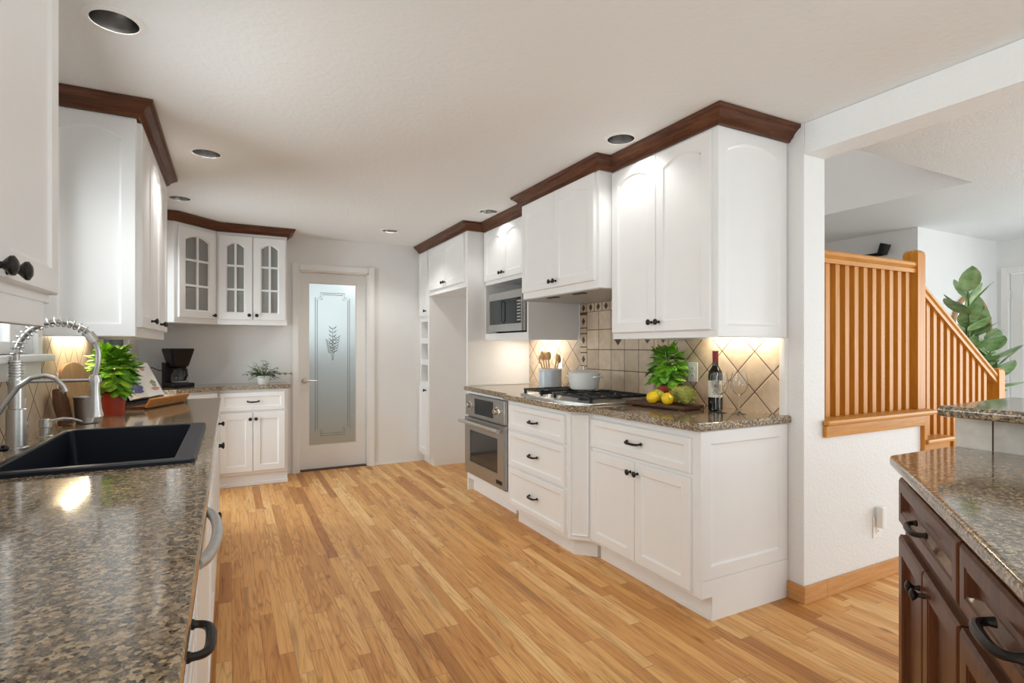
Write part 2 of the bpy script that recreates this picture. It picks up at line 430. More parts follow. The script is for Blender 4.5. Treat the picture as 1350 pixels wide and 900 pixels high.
wchild(mb, 'sash', TRIMW, win)
wchild(MB().box(WL - .082, SW0 + .04, SZ0 + .04, WL - .078, SW1 - .04, SZ1 - .04), 'pane', PANE, win)
mb = MB()
for y0, y1, z0, z1 in ((DW0, DW0 + .06, 0, DZ1), (DW1 - .05, DW1, 0, DZ1), (DW0 + .06, DW1 - .05, DZ1 - .06, DZ1), (DW0 + .06, DW1 - .05, 0, .08), (4.60, 4.68, .08, DZ1 - .06)):
    mb.box(WL - .09, y0, z0, WL - .02, y1, z1, .003)
d2 = struct(mb, 'door_2', MULL)
wchild(MB().box(WL - .06, DW0 + .05, .07, WL - .054, DW1 - .04, DZ1 - .05), 'pane', PANE, d2)
wchild(MB().box(WL, DW1, 0, WL + .015, DW1 + .05, DZ1 + .05, .003), 'casing', TRIMW, d2)

# far wall with the frosted pantry door
PX0, PX1, PZ1 = .617, 1.306, 2.03
mb = MB()
for x0, x1, z0, z1 in ((WL, PX0, 0, CE), (PX0, PX1, PZ1, CE), (PX1, WR, 0, CE)):
    mb.box(x0, WF, z0, x1, WF + .12, z1)
struct(mb, 'wall_far', WALL)
mb = MB(); c = .066
for x0, x1, z0, z1 in ((PX0 - c, PX0, 0, PZ1 + c), (PX1, PX1 + c, 0, PZ1 + c), (PX0, PX1, PZ1, PZ1 + c)):
    mb.box(x0, WF - .018, z0, x1, WF, z1, .004)
    mb.box(x0 + .008, WF - .024, z0, x1 - .008, WF - .017, z1 - (.0 if z0 == 0 else .008), .003)
for x0, x1, z0, z1 in ((PX0, PX0 + .012, 0, PZ1), (PX1 - .012, PX1, 0, PZ1), (PX0, PX1, PZ1 - .012, PZ1)):
    mb.box(x0, WF, z0, x1, WF + .12, z1)
dcase = struct(mb, 'trim_1', TRIMW)
# the door itself
dx0, dx1, dz0, dz1 = PX0 + .014, PX1 - .014, .012, PZ1 - .014
gx0, gx1, gz0, gz1 = .717, 1.196, .245, 1.915; DY = WF + .075
mb = MB()
for b in ((dx0, gx0, dz0, dz1), (gx1, dx1, dz0, dz1), (gx0, gx1, dz0, gz0), (gx0, gx1, gz1, dz1)):
    mb.box(b[0], DY, b[2], b[1], DY + .035, b[3])
door = struct(mb, 'door_1', TRIMW)
mb = MB()
for b in ((gx0, gx0 + .008, gz0, gz1), (gx1 - .008, gx1, gz0, gz1), (gx0, gx1, gz0, gz0 + .008), (gx0, gx1, gz1 - .008, gz1)):
    mb.box(b[0], DY + .004, b[2], b[1], DY + .012, b[3], .002)
wchild(mb, 'glazing_bead', TRIMW, door)
wchild(MB().box(gx0, DY + .014, gz0, gx1, DY + .020, gz1), 'glass_panel', FROST, door)
mb = MB()
def seg2(pts, r=.003):
    mb.tube([(x, DY + .0125, z) for x, z in pts], r, 6)
def frame_line(i, notch):
    x0, x1, z0, z1 = gx0 + i, gx1 - i, gz0 + i + .03, gz1 - i - .03; k = notch
    pts = [(x0 + k, z0), (x1 - k, z0), (x1 - k, z0 + k), (x1, z0 + k), (x1, z1 - k), (x1 - k, z1 - k), (x1 - k, z1), (x0 + k, z1), (x0 + k, z1 - k), (x0, z1 - k), (x0, z0 + k), (x0 + k, z0 + k), (x0 + k, z0)]
    seg2(pts)
frame_line(.068, .05); frame_line(.086, .05)
gxc = (gx0 + gx1) / 2
stems = [(0, .34), (-.035, .20), (.04, .24)]
for sx, hh in stems:
    seg2([(gxc + .1 * sx, 1.12), (gxc + .5 * sx, 1.12 + hh * .5), (gxc + sx, 1.12 + hh)], .002)
    for q in range(6):
        t = .35 + .12 * q; cx = gxc + sx * t; cz = 1.12 + hh * t
        for sg in (-1, 1):
            pts = [(cx, cz), (cx + sg * .022, cz + .014), (cx + sg * .040, cz + .034)]
            mb.tube([(x, DY + .0125, z) for x, z in pts], [.001, .0055, .001], 6)
wchild(mb, 'etched_pattern', plain('etched_line', (.22, .27, .29), .5), door)
mb = MB(); hx, hz = dx0 + .048, .915
mb.lathe([(0, 0), (.028, 0), (.028, .008), (.012, .014), (.012, .045), (0, .045)], 20, M=Matrix.Translation((hx, DY, hz)) @ Matrix.Rotation(R(90), 4, 'X'))
mb.tube([(hx, DY - .042, hz), (hx + .03, DY - .046, hz - .001), (hx + .08, DY - .042, hz - .004), (hx + .115, DY - .04, hz - .002)], [.011, .009, .008, .007], 10)
wchild(mb, 'door_handle', STEEL, door)
boxo('trim_2', GROUT, (PX0, WF + .02, 0, PX1, WF + .12, .008), kind='structure')
# pantry room behind the door
mb = MB(); mb.box(.0, 7.45, 0, 2.2, 7.55, 1.25); mb.box(.0, 7.45, 2.15, 2.2, 7.55, CE); mb.box(.0, 7.45, 1.25, .35, 7.55, 2.15); mb.box(1.6, 7.45, 1.25, 2.2, 7.55, 2.15)
mb.box(-.1, WF + .12, 0, 0, 7.55, CE); mb.box(2.2, WF + .12, 0, 2.3, 7.55, CE)
boxo('window_2', TINT, (.35, 7.48, 1.25, 1.6, 7.486, 2.15), kind='structure')  # unseen pane added to dim the daylight reaching the frosted door
struct(mb, 'wall_pantry', plain('pantry_wall', (.62, .64, .63), .7))

# right wall, half wall, beam, living room
WT = 2.668
boxo('wall_right', WALL, (WR, 1.705, 0, WT, WF + .12, CE), kind='structure')
boxo('trim_3', CEIL, (WR + .002, -.7, 2.205, WT, 1.705, CE), kind='structure', bev=.006)
boxo('trim_4', TRIMW, (WT, -.7, 2.27, WT + .03, 1.705, CE), kind='structure', bev=.008)
mb = MB(); mb.box(WT, 1.705, 0, 3.565, 1.82, .80)
for i, z in enumerate((.66, .49, .32, .15)):
    mb.box(3.565 + .28 * i, 1.72, 0, 3.565 + .28 * (i + 1), 1.82, z - .06)
struct(mb, 'wall_stair', WALL)
mb = MB(); mb.box(5.60, 2.70, 0, 7.14, 2.82, CE); struct(mb, 'wall_living_back', WALL)
mb = MB(); mb.box(5.60, 2.82, 0, 5.72, 5.9, CE); struct(mb, 'wall_hall', WALL)
boxo('wall_hall_back', WALL, (WT, 5.2, 0, 5.6, 5.32, CE), kind='structure')
FD0, FD1, FDZ = 1.62, 2.605, 2.02
mb = MB(); mb.box(7.14, FD1, 0, 7.26, 2.82, CE); mb.box(7.14, FD0, FDZ, 7.26, FD1, CE); mb.box(7.14, .9, 0, 7.26, FD0, CE)
mb.box(7.14, -1.3, 2.1, 7.26, .9, CE); mb.box(7.14, -1.3, 0, 7.26, .9, .5); mb.box(7.14, -2.6, 0, 7.26, -1.3, CE)
struct(mb, 'wall_living_right', WALL)
mb = MB()
for y0, y1, z0, z1 in ((FD0 - .06, FD0, 0, FDZ + .06), (FD1, FD1 + .06, 0, FDZ + .06), (FD0, FD1, FDZ, FDZ + .06)):
    mb.box(7.12, y0, z0, 7.14, y1, z1, .003)
struct(mb, 'trim_5', TRIMW)
mb = MB(); a0, a1 = FD0 + .01, FD1 - .01
for y0, y1, z0, z1 in ((a0, a0 + .1, .01, FDZ - .01), (a1 - .1, a1, .01, FDZ - .01), (a0 + .1, a1 - .1, FDZ - .11, FDZ - .01), (a0 + .1, a1 - .1, .01, .22)):
    mb.box(7.155, y0, z0, 7.195, y1, z1, .003)
for k in (1, 2): mb.box(7.16, a0 + .1 + k * (a1 - a0 - .2) / 3 - .01, .22, 7.19, a0 + .1 + k * (a1 - a0 - .2) / 3 + .01, FDZ - .11)
for k in range(1, 5): mb.box(7.161, a0 + .1, .22 + k * .337 - .01, 7.189, a1 - .1, .22 + k * .337 + .01)
d3 = struct(mb, 'door_3', TRIMW)
wchild(MB().box(7.172, a0 + .09, .21, 7.178, a1 - .09, FDZ - .1), 'pane', PANE, d3)
mb = MB()
for z in (.25, 1.05, 1.8): mb.tube([(7.138, a1 + .008, z - .045), (7.138, a1 + .008, z + .045)], .008, 8)
wchild(mb, 'hinge', STEEL, d3)
# baseboards
mb = MB(); mb.box(WT + .0, 1.689, 0, 3.56, 1.705, .085, .004); mb.box(WR - .004, 1.689, 0, WT, 1.7048, .085, .004); mb.box(WR - .016, 1.689, 0, WR, 1.785, .085, .004)
struct(mb, 'baseboard_right', BASEB)
mb = MB(); mb.box(PX1 + .067, WF - .012, 0, 1.865, WF, .018, .003)
struct(mb, 'baseboard_far', TRIMW)

# ------------------------------------------------------------------ cabinet kit (local: x along the front, y into the cabinet, z up)
def dloop(x0, z0, w, h, ins, y, arch=0.0, n=14):
    xa, xb, za, zb = x0 + ins, x0 + w - ins, z0 + ins, z0 + h - ins
    pts = [(xa, y, za), (xb, y, za)]
    for i in range(n + 1):
        t = i / n; x = xb + (xa - xb) * t; q = 2 * t - 1
        s_ = max(0, 1 - (q / .95) ** 2)
        pts.append((x, y, zb - arch + arch * s_))
    return pts
def panel_mesh(mb, x0, z0, w, h, t=.02, rail=.055, arch=0.0, open_=False, y=0.0, deep=False):
    if deep:
        D = [(0, y), (0, y - t + .006), (.006, y - t + .002), (.009, y - t), (rail - .004, y - t), (rail, y - t + .003), (rail + .004, y - t + .003), (rail + .016, y - .003), (rail + .020, y - .003)]
        mb.loops([dloop(x0, z0, w, h, i, q, arch) for i, q in D], True, True, True); return
    L = [dloop(x0, z0, w, h, 0, y), dloop(x0, z0, w, h, 0, y - t + .004), dloop(x0, z0, w, h, .004, y - t),
         dloop(x0, z0, w, h, rail, y - t, arch), dloop(x0, z0, w, h, rail + .004, y - t + .005, arch), dloop(x0, z0, w, h, rail + .011, y - t + .009, arch)]
    if open_:
        L.append(dloop(x0, z0, w, h, rail + .011, y - .002, arch)); L.append(L[0])
        mb.loops(L)
    else:
        L.append(dloop(x0, z0, w, h, rail + .030, y - t + .0075, arch)); mb.loops(L, True, True, True)
KNOB = [(0, 0), (.008, 0), (.006, .006), (.0055, .014), (.011, .019), (.0155, .024), (.0155, .028), (.009, .032), (0, .033)]
def knob(parent, x, z, y=-.02, mat=BRONZE, s=1.0):
    mb = MB(); mb.lathe([(r * s, h * s) for r, h in KNOB], 16, M=Matrix.Translation((x, y, z)) @ Matrix.Rotation(R(90), 4, 'X'))
    return mb.build('knob', mat, parent)
def pull(parent, x, z, w=.10, y=-.02, out=.030, mat=BRONZE, r=.0055):
    mb = MB(); P_ = []
    n = 20
    for i in range(n + 1):
        a = PI * i / n; cx, sn = math.cos(a), math.sin(a)
        P_.append((x - math.copysign(abs(cx) ** .62, cx) * w / 2, y - out * abs(sn) ** .62, z - .004 * sn))
    mb.tube(P_, [r * (1.3 if i in (0, n) else .95 + .35 * math.sin(PI * i / n) ** 2) for i in range(n + 1)], 10)
    for sx in (-1, 1): mb.ball((x + sx * w / 2, y - .003, z), .009, 1, .6, 1, 10)
    return mb.build('handle', mat, parent)
def door_(root, x, z, w, h, arch=0.0, mat=WHITE, kn=None, rail=.055, name='door', kmat=BRONZE, ks=1.0):
    mb = MB(); panel_mesh(mb, x, z, w, h, .02, rail, arch, deep=mat is DARKC); d = mb.build(name, mat, root)
    if kn: knob(d, kn[0], kn[1], mat=kmat, s=ks)
    return d
def drawer_(root, x, z, w, h, mat=WHITE, hw=.10, rail=.036, handle=True, out=.03, r=.0055):
    mb = MB(); panel_mesh(mb, x, z, w, h, .02, rail, deep=mat is DARKC); d = mb.build('drawer', mat, root)
    if handle: pull(d, x + w / 2, z + h / 2, hw, out=out, r=r)
    return d
def body_(root, w, d, z0, z1, mat=WHITE, x0=0.0):
    return MB().box(x0, 0, z0, x0 + w, d, z1, .002, 1).build('body', mat, root)
def kick_(root, w, d, h, mat=WHITE, x0=0.0, set_=.065):
    return MB().box(x0, set_, 0, x0 + w, d, h).build('toe_kick', mat, root)

CH = .876; KH = .11
# ---- right wall base run (rz=-90: local x -> -Y, local y -> +X)
t = thing('base_cabinet', 'white base cabinet at the open end of the stove run, one drawer over two doors', 'base cabinet', (1.90, 2.628, 0), -90)
body_(t, .828, .60, KH, CH); mb = MB(); mb.box(0, .065, 0, .828, .60, KH); mb.box(.62, .060, 0, .8279, .066, .022, .002); mb.build('toe_kick', WHITE, t)
drawer_(t, .012, .675, .776, .165, hw=.11)
door_(t, .012, .13, .386, .525, kn=(.372, .60)); door_(t, .402, .13, .386, .525, kn=(.428, .60))
mb = MB(); mb.M = Matrix.Translation((.828, 0, 0)) @ Matrix.Rotation(R(90), 4, 'Z')
panel_mesh(mb, .0, .19, .60, .684, .012, .06); mb.box(0, -.012, .112, .60, 0, .19); mb.M = None
mb.box(.8281, .068, .0, .840, .60, .1119); mb.build('end_panel', WHITE, t)

t = thing('cooktop_base_cabinet', 'white bumped-out base cabinet under the gas cooktop with three drawers', 'base cabinet', (1.80, 3.49, 0), -90)
mb = MB(); mb.prism([(0, 0), (.76, 0), (.86, .10), (.86, .69), (-.058, .69), (-.058, .07), (0, .07)], KH, CH); mb.build('body', WHITE, t)
mb = MB(); mb.prism([(.02, .06), (.737, .06), (.837, .16), (.837, .68), (.02, .68)], 0, KH); mb.build('toe_kick', WHITE, t)
drawer_(t, .012, .675, .732, .175); drawer_(t, .012, .415, .732, .245); drawer_(t, .012, .135, .732, .265)
mb = MB(); mb.M = Matrix.Translation((.76, 0, 0)) @ Matrix.Rotation(R(45), 4, 'Z')
panel_mesh(mb, .014, .135, .113, .725, .010, .004); mb.build('corner_filler', WHITE, t)

t = thing('oven_cabinet', 'white base cabinet built around the steel oven', 'base cabinet', (1.87, 4.445, 0), -90)
mb = MB(); mb.box(0, 0, 0, .022, .62, CH); mb.box(.79, 0, KH, .83, .62, CH); mb.box(.022, .0, .852, .79, .62, CH); mb.box(.022, .005, KH, .79, .62, .158)
mb.box(.022, .60, .158, .79, .62, .852); mb.build('body', WHITE, t)
mb = MB(); mb.box(.022, .05, 0, .83, .6, KH); mb.build('toe_kick', WHITE, t)

ov = thing('built_in_oven', 'stainless steel oven with bar handle and two dial knobs under the counter', 'oven', (1.87, 4.419, .16), -90)
OW = .76
MB().box(.004, .0, .002, OW - .004, .55, .686).build('body', STEELD, ov)
MB().box(0, -.03, .51, OW, -.001, .688, .004).build('control_panel', STEELD, ov)
MB().box(.20, -.0325, .535, .56, -.029, .665, .001).build('display', DGLASS, ov)
for x in (.115, .645):
    mb = MB(); mb.lathe([(0, 0), (.038, 0), (.038, .006), (.027, .010), (.025, .034), (.02, .038), (0, .038)], 20, M=Matrix.Translation((x, -.03, .60)) @ Matrix.Rotation(R(90), 4, 'X')); mb.build('dial_knob', CHROME, ov)
mb = MB()
for b in ((0, .11, .015, .495), (OW - .11, OW, .015, .495), (.11, OW - .11, .015, .12), (.11, OW - .11, .39, .495)):
    mb.box(b[0], -.035, b[2], b[1], -.001, b[3])
od = mb.build('oven_door', STEELD, ov)
MB().box(.10, -.03, .11, OW - .10, -.006, .40).build('oven_window', DGLASS, od)
mb = MB(); mb.tube([(.0, -.085, .462), (OW, -.085, .462)], .016, 14)
for x in (.05, OW - .05): mb.tube([(x, -.034, .462), (x, -.085, .462)], .012, 10)
mb.build('handle', STEEL, od)
MB().box(OW - .13, -.037, .045, OW - .03, -.034, .075).build('badge', BLACK, od)
MB().box(.03, -.004, -.0015, OW - .03, .02, .012).build('vent_gap', BLACK, ov)

# countertop over the stove run
mb = MB(); mb.prism([(2.503, 1.772), (1.862, 1.772), (1.862, 2.602), (1.762, 2.702), (1.762, 3.53), (1.835, 3.56), (1.835, 4.444), (2.503, 4.444)], CH, .914, .012, 3, {0, 1, 2, 3, 4, 5})
tag(mb.build('countertop', GRAN), 'polished brown granite countertop of the stove run, with a bumped-out front', 'countertop')

# ---- right wall uppers
def hollow(root, w, d, z0, z1, t=.018):
    pass
UZ = 1.305; UT = CE - .006
t = thing('upper_cabinet', 'tall white two-door wall cabinet beside the stair opening, above wine bottle', 'wall cabinet', (2.01, 2.569, UZ), -90)
mb = MB(); mb.box(0, 0, .03, .769, .49, UT - UZ, .002, 1); mb.box(0, 0, 0, .769, .02, .0305); mb.box(.751, .02, 0, .769, .488, .0305); mb.box(0, .02, 0, .018, .488, .0305); mb.build('body', WHITE, t)
door_(t, .012, .035, .366, .935, .034, kn=(.352, .085)); door_(t, .381, .035, .366, .935, .034, kn=(.407, .085))
mb = MB(); mb.M = Matrix.Translation((.769, 0, 0)) @ Matrix.Rotation(R(90), 4, 'Z'); panel_mesh(mb, .0, .0, .488, .985, .010, .055, .042); mb.build('end_panel', WHITE, t)

t = thing('hood_cabinet', 'white two-door wall cabinet over the gas cooktop', 'wall cabinet', (1.91, 3.49, 1.605), -90)
MB().box(0, 0, 0, .919, .59, UT - 1.605, .002, 1).build('body', WHITE, t)
door_(t, .012, .045, .438, .632, .03, kn=(.425, .085)); door_(t, .453, .045, .438, .632, .03, kn=(.478, .085))
mb = MB(); mb.box(-.1, .015, -.004, .90, .55, .0)
hd = mb.build('hood_insert', HOODM, t)
for x in (.30, .62): MB().box(x - .055, .05, -.010, x + .055, .09, -.004, .002).build('vent_slot', BLACK, hd)

t = thing('microwave_cabinet', 'white wall cabinet with small arched doors above the open microwave niche', 'wall cabinet', (2.04, 4.445, 1.315), -90)
mb = MB(); mb.box(0, 0, .49, .954, .46, UT - 1.315); mb.box(0, 0, .03, .80, .46, .06); mb.box(0, 0, 0, .80, .02, .03); mb.box(.78, .02, 0, .80, .455, .03); mb.box(0, .02, 0, .018, .455, .03); mb.box(0, 0, .06, .02, .46, .49); mb.box(.775, 0, .06, .80, .46, .49); mb.box(.02, .44, .06, .775, .46, .49)
mb.build('body', WHITE, t)
door_(t, .02, .52, .37, .442, .035, kn=(.366, .565)); door_(t, .394, .52, .37, .442, .035, kn=(.418, .565))
mw = thing('microwave', 'steel framed microwave oven in the niche beside the range hood', 'microwave', (2.0, 4.28, 1.3758), -90)
MB().box(0, .02, .012, .60, .42, .335, .004).build('body', STEELD, mw)
mb = MB()
for b in ((.0, .60, .012, .07), (.0, .60, .275, .335), (0, .012, .07, .275), (.588, .60, .07, .275)): mb.box(b[0], 0, b[2], b[1], .02, b[3])
fr = mb.build('front_frame', STEEL, mw)
MB().box(.012, .006, .07, .50, .02, .275).build('door_window', DGLASS, mw)
MB().box(.50, .004, .07, .588, .02, .275).build('keypad', BLACK, mw)
mb = MB()
for i in range(7): mb.box(.515, .0025, .09 + i * .025, .573, .0045, .102 + i * .025)
mb.build('keypad_button', STEEL, mw)
mb = MB(); mb.tube([(.27, .004, .085), (.27, -.012, .095), (.27, -.012, .25), (.27, .004, .26)], .006, 8); mb.build('handle', BLACK, mw)
for x in (.05, .55): MB().box(x - .02, .06, 0, x + .02, .36, .012).build('foot', BLACK, mw)

t = thing('refrigerator_enclosure', 'white cabinet over the empty refrigerator alcove with tall side panel', 'cabinet', (1.87, 5.478, 0), -90)
MB().box(0, 0, 1.793, 1.008, .63, UT, .002, 1).build('body', WHITE, t)
MB().box(1.008, 0, CH + .04, 1.031, .63, UT, .002, 1).build('side_panel', WHITE, t)
door_(t, .02, 1.84, .475, .432, .03, kn=(.468, 1.885)); door_(t, .50, 1.84, .475, .432, .03, kn=(.526, 1.885))
t = thing('pantry_cabinet', 'narrow white pantry cabinet with three open cubbies in the far corner', 'cabinet', (1.87, 5.795, 0), -90)
mb = MB()
w = .315
mb.box(0, 0, 1.555, w, .63, UT); mb.box(0, 0, .09, w, .63, .87); mb.box(0, .18, .87, w, .63, 1.555); mb.box(0, 0, .87, .05, .18, 1.555); mb.box(w - .05, 0, .87, w, .18, 1.555)
for z0, z1 in ((.87, .885), (1.065, 1.125), (1.295, 1.355), (1.53, 1.555)): mb.box(.05, 0, z0, w - .05, .18, z1)
mb.box(0, .05, 0, w, .63, .09); mb.build('body', WHITE, t)
door_(t, .02, 1.59, .275, .685, .03, kn=(.265, 1.64)); door_(t, .02, .12, .275, .72, kn=(.265, .80))

# walnut crown mouldings
PROF = [(0, 0), (.010, 0), (.014, .010), (.024, .016), (.034, .034), (.050, .046), (.056, .052), (.066, .056), (.068, .072)]
def crown(path, name, label, z0=CE - .0735):
    pts = [Vector((x, y)) for x, y in path]; n = len(pts)
    nr = []
    for i in range(n):
        ns = []
        if i > 0: d = (pts[i] - pts[i - 1]).normalized(); ns.append(Vector((d.y, -d.x)))
        if i < n - 1: d = (pts[i + 1] - pts[i]).normalized(); ns.append(Vector((d.y, -d.x)))
        if len(ns) == 2:
            m_ = (ns[0] + ns[1]); m_ = m_ / max(1e-6, m_.dot(ns[0])); nr.append(m_)
        else: nr.append(ns[0])
    prof = PROF + [(-.0, .072)]
    L = []
    for p, q in zip(pts, nr): L.append([(p.x + q.x * o, p.y + q.y * o, z0 + z) for o, z in prof])
    mb = MB(); mb.loops(L, True, True, True)
    return tag(mb.build(name, WALNUT, smooth=50), label, 'crown moulding')
# path runs so that the room is on its right-hand side
crown([(1.867, 5.798), (1.867, 4.444), (2.037, 4.444), (2.037, 3.493), (1.907, 3.493), (1.907, 2.568), (2.007, 2.568), (2.007, 1.787), (2.503, 1.787)], 'crown_moulding', 'stepped dark walnut crown moulding running along the stove side cabinets')

# tile backsplash behind the stove
bs = thing('backsplash', 'beige stone tile backsplash behind the cooktop with diamond accents', 'backsplash', (2.495, 3.1, .914))
def bsb(y0, z0, y1, z1, d, name, mat, sub=None):
    mb = MB(); mb.box(2.505 - .010 - d, y0, z0, 2.5048, y1, z1, 0)
    bmesh.ops.translate(mb.bm, verts=mb.bm.verts[:], vec=-bs.location)
    return mb.build(name, mat, bs)
bsb(1.823, .9145, 2.62, UZ - .001, .0, 'diagonal_tiles', TDIAG); bsb(3.61, .9145, 4.443, 1.314, 0, 'diagonal_tiles', TDIAG)
bsb(2.72, .9145, 3.513, 1.53, .001, 'square_tiles', TSQ)
def bchild(mb, name, mat, par):
    bmesh.ops.translate(mb.bm, verts=mb.bm.verts[:], vec=-bs.location); return mb.build(name, mat, par)
def inlay(yc, zc, h, hz_, x0, x1, par):
    mb = MB(); mb.loops([[(x0, yc - h, zc), (x0, yc, zc + hz_), (x0, yc + h, zc), (x0, yc, zc - hz_)], [(x1, yc - h * .8, zc), (x1, yc, zc + hz_ * .8), (x1, yc + h * .8, zc), (x1, yc, zc - hz_ * .8)]], True, True, True)
    bchild(mb, 'diamond_inlay', ACC, par)
def accent(y0, z0, y1, z1, dm):
    e = .004; o = bchild(MB().box(2.493, y0 + e, z0 + e, 2.5045, y1 - e, z1 - e), 'accent_tile', STONE, bs)
    if dm:
        h = min(.024, (y1 - y0) * .30); inlay((y0 + y1) / 2, (z0 + z1) / 2, h, h * 1.25, 2.4931, 2.4905, o)
for yc0, yc1 in ((3.513, 3.61), (2.62, 2.72)):
    z = .914; k = 0
    while z < (1.53 if yc0 > 3 else 1.29) - .02:
        hh = .045 if k % 2 == 0 else .105
        accent(yc0, z, yc1, min(z + hh, 1.53), k % 2 == 1); z += hh; k += 1
for i in range(10): accent(3.61 - .097 * (i + 1), 1.53, 3.61 - .097 * i, 1.602, True)
bsb(2.6, .914, 3.62, 1.6025, -.006, 'grout_bed', GROUT)
for yc, zc, h in ((3.13, 1.312, .042), (2.82, 1.312, .03)): inlay(yc, zc, h, h, 2.4939, 2.4915, bs)
boxo('trim_6', TRIMW, (2.478, 1.789, .914, 2.5048, 1.822, UZ), kind='structure', bev=.003)

# ---- left wall base run (rz=90: local x -> +Y, local y -> -X)
FX = -.078
def lbase(y0, w, name, label):
    t = thing(name, label, 'base cabinet', (FX, y0, 0), 90); return t
t = lbase(.30, .93, 'drawer_base_cabinet', 'white base cabinet with dark drawer pull nearest the camera, left of dishwasher')
body_(t, .93, .60, KH, CH); kick_(t, .93, .60, KH)
drawer_(t, .50, .715, .42, .15, hw=.11, out=.032, r=.0065); drawer_(t, .50, .42, .42, .28, out=.032, r=.0065); drawer_(t, .50, .13, .42, .27); door_(t, .01, .13, .47, .725)
dwh = thing('dishwasher', 'white dishwasher with curved silver bar handle under the granite beside the sink', 'dishwasher', (FX, 1.231, 0), 90)
MB().box(.003, 0, .10, .60, .58, CH - .002).build('body', PLASTW, dwh)
MB().box(.005, -.022, .16, .598, 0, .72, .004).build('door', PLASTW, dwh); MB().box(.005, -.022, .725, .598, 0, CH - .006, .004).build('control_panel', PLASTW, dwh)
mb = MB(); mb.tube([(.11 + .42 * i / 16, -.018 - .034 * math.sin(PI * i / 16) ** .55, .795) for i in range(17)], .013, 12); mb.build('handle', STEEL, dwh)
MB().box(.003, .05, 0, .60, .5, .10).build('toe_kick', BLACK, dwh)
t = lbase(1.834, .946, 'sink_base_cabinet', 'white two-door base cabinet below the black sink'); 
mb = MB(); mb.box(0, 0, KH, .946, .03, CH); mb.box(0, .03, KH, .02, .60, CH); mb.box(.926, .03, KH, .946, .60, CH); mb.box(.02, .03, KH, .926, .60, KH + .02); mb.build('body', WHITE, t); kick_(t, .946, .60, KH)
door_(t, .012, .13, .455, .54, kn=(.44, .62)); door_(t, .473, .13, .455, .54, kn=(.50, .62)); drawer_(t, .012, .69, .916, .165, handle=False)
t = lbase(2.782, .70, 'base_cabinet', 'white base cabinet just beyond the sink base, with plain fronts')
body_(t, .70, .60, KH, CH); kick_(t, .70, .60, KH); drawer_(t, .012, .69, .676, .165, handle=False)
door_(t, .012, .13, .335, .54); door_(t, .352, .13, .335, .54)
t = lbase(3.484, .70, 'base_cabinet', 'white base cabinet at the far end of the sink run')
body_(t, .70, .60, KH, CH); kick_(t, .70, .60, KH); d = drawer_(t, .012, .69, .676, .165, handle=False); knob(d, .32, .785)
door_(t, .012, .13, .335, .54, kn=(.315, .645)); door_(t, .352, .13, .335, .54, kn=(.38, .645))

# sink run countertop with the sink cut-out
KX0, KX1, KY0, KY1 = -.575, -.105, 1.895, 2.735
mb = MB(); EX = -.046; O = [(WL + .001, -.3), (EX, -.3), (EX, 4.20), (WL + .001, 4.20)]; I = [(KX0, KY0), (KX1, KY0), (KX1, KY1), (KX0, KY1)]
vo = {}
for z in (CH, .914):
    vo[z] = (mb._v([(x, y, z) for x, y in O]), mb._v([(x, y, z) for x, y in I]))
    a, b = vo[z]
    for i in range(4): mb.bm.faces.new((a[i], a[(i + 1) % 4], b[(i + 1) % 4], b[i]))
for q in (0, 1):
    for i in range(4):
        mb.bm.faces.new((vo[CH][q][i], vo[CH][q][(i + 1) % 4], vo[.914][q][(i + 1) % 4], vo[.914][q][i]))
es = [mb.bm.edges.get((vo[z][0][i], vo[z][0][i + 1])) for z in vo for i in (1, 2)]
bmesh.ops.bevel(mb.bm, geom=es, offset=.010, segments=3, affect='EDGES', profile=.5)
tag(mb.build('countertop', GRAN), 'long speckled brown granite countertop holding the black sink', 'countertop')
def rrect(x0, y0, x1, y1, r, z, n=5):
    P_ = []
    for cx, cy, a in ((x1 - r, y0 + r, -90), (x1 - r, y1 - r, 0), (x0 + r, y1 - r, 90), (x0 + r, y0 + r, 180)):
        for i in range(n + 1):
            an = R(a + 90 * i / n); P_.append((cx + r * math.cos(an), cy + r * math.sin(an), z))
    return P_
sk = thing('sink', 'black composite drop-in sink set in the granite', 'sink', ((KX0 + KX1) / 2, (KY0 + KY1) / 2, .914))
def SKR(dx0, dy0, dx1, dy1, r, z):
    cx, cy = (KX0 + KX1) / 2, (KY0 + KY1) / 2
    return [(x - cx, y - cy, z) for x, y, _ in rrect(KX0 + dx0, KY0 + dy0, KX1 + dx1, KY1 + dy1, r, 0)]
mb = MB()
mb.loops([SKR(-.012, -.018, .014, .018, .02, .0005), SKR(-.012, -.018, .014, .018, .02, .010), SKR(-.008, -.012, .009, .013, .018, .014),
          SKR(.006, .014, -.038, -.006, .018, .014), SKR(.010, .019, -.042, -.010, .02, .010), SKR(.016, .026, -.048, -.018, .03, -.15), SKR(.04, .05, -.07, -.04, .05, -.19), SKR(.20, .35, -.22, -.36, .03, -.20)], True, False, True)
mb.build('basin', SINKM, sk)
mb = MB(); mb.lathe([(.045, 0), (.045, .003), (.03, .001), (0, -.002)], 20, cz=-.198); mb.build('drain', STEEL, sk)

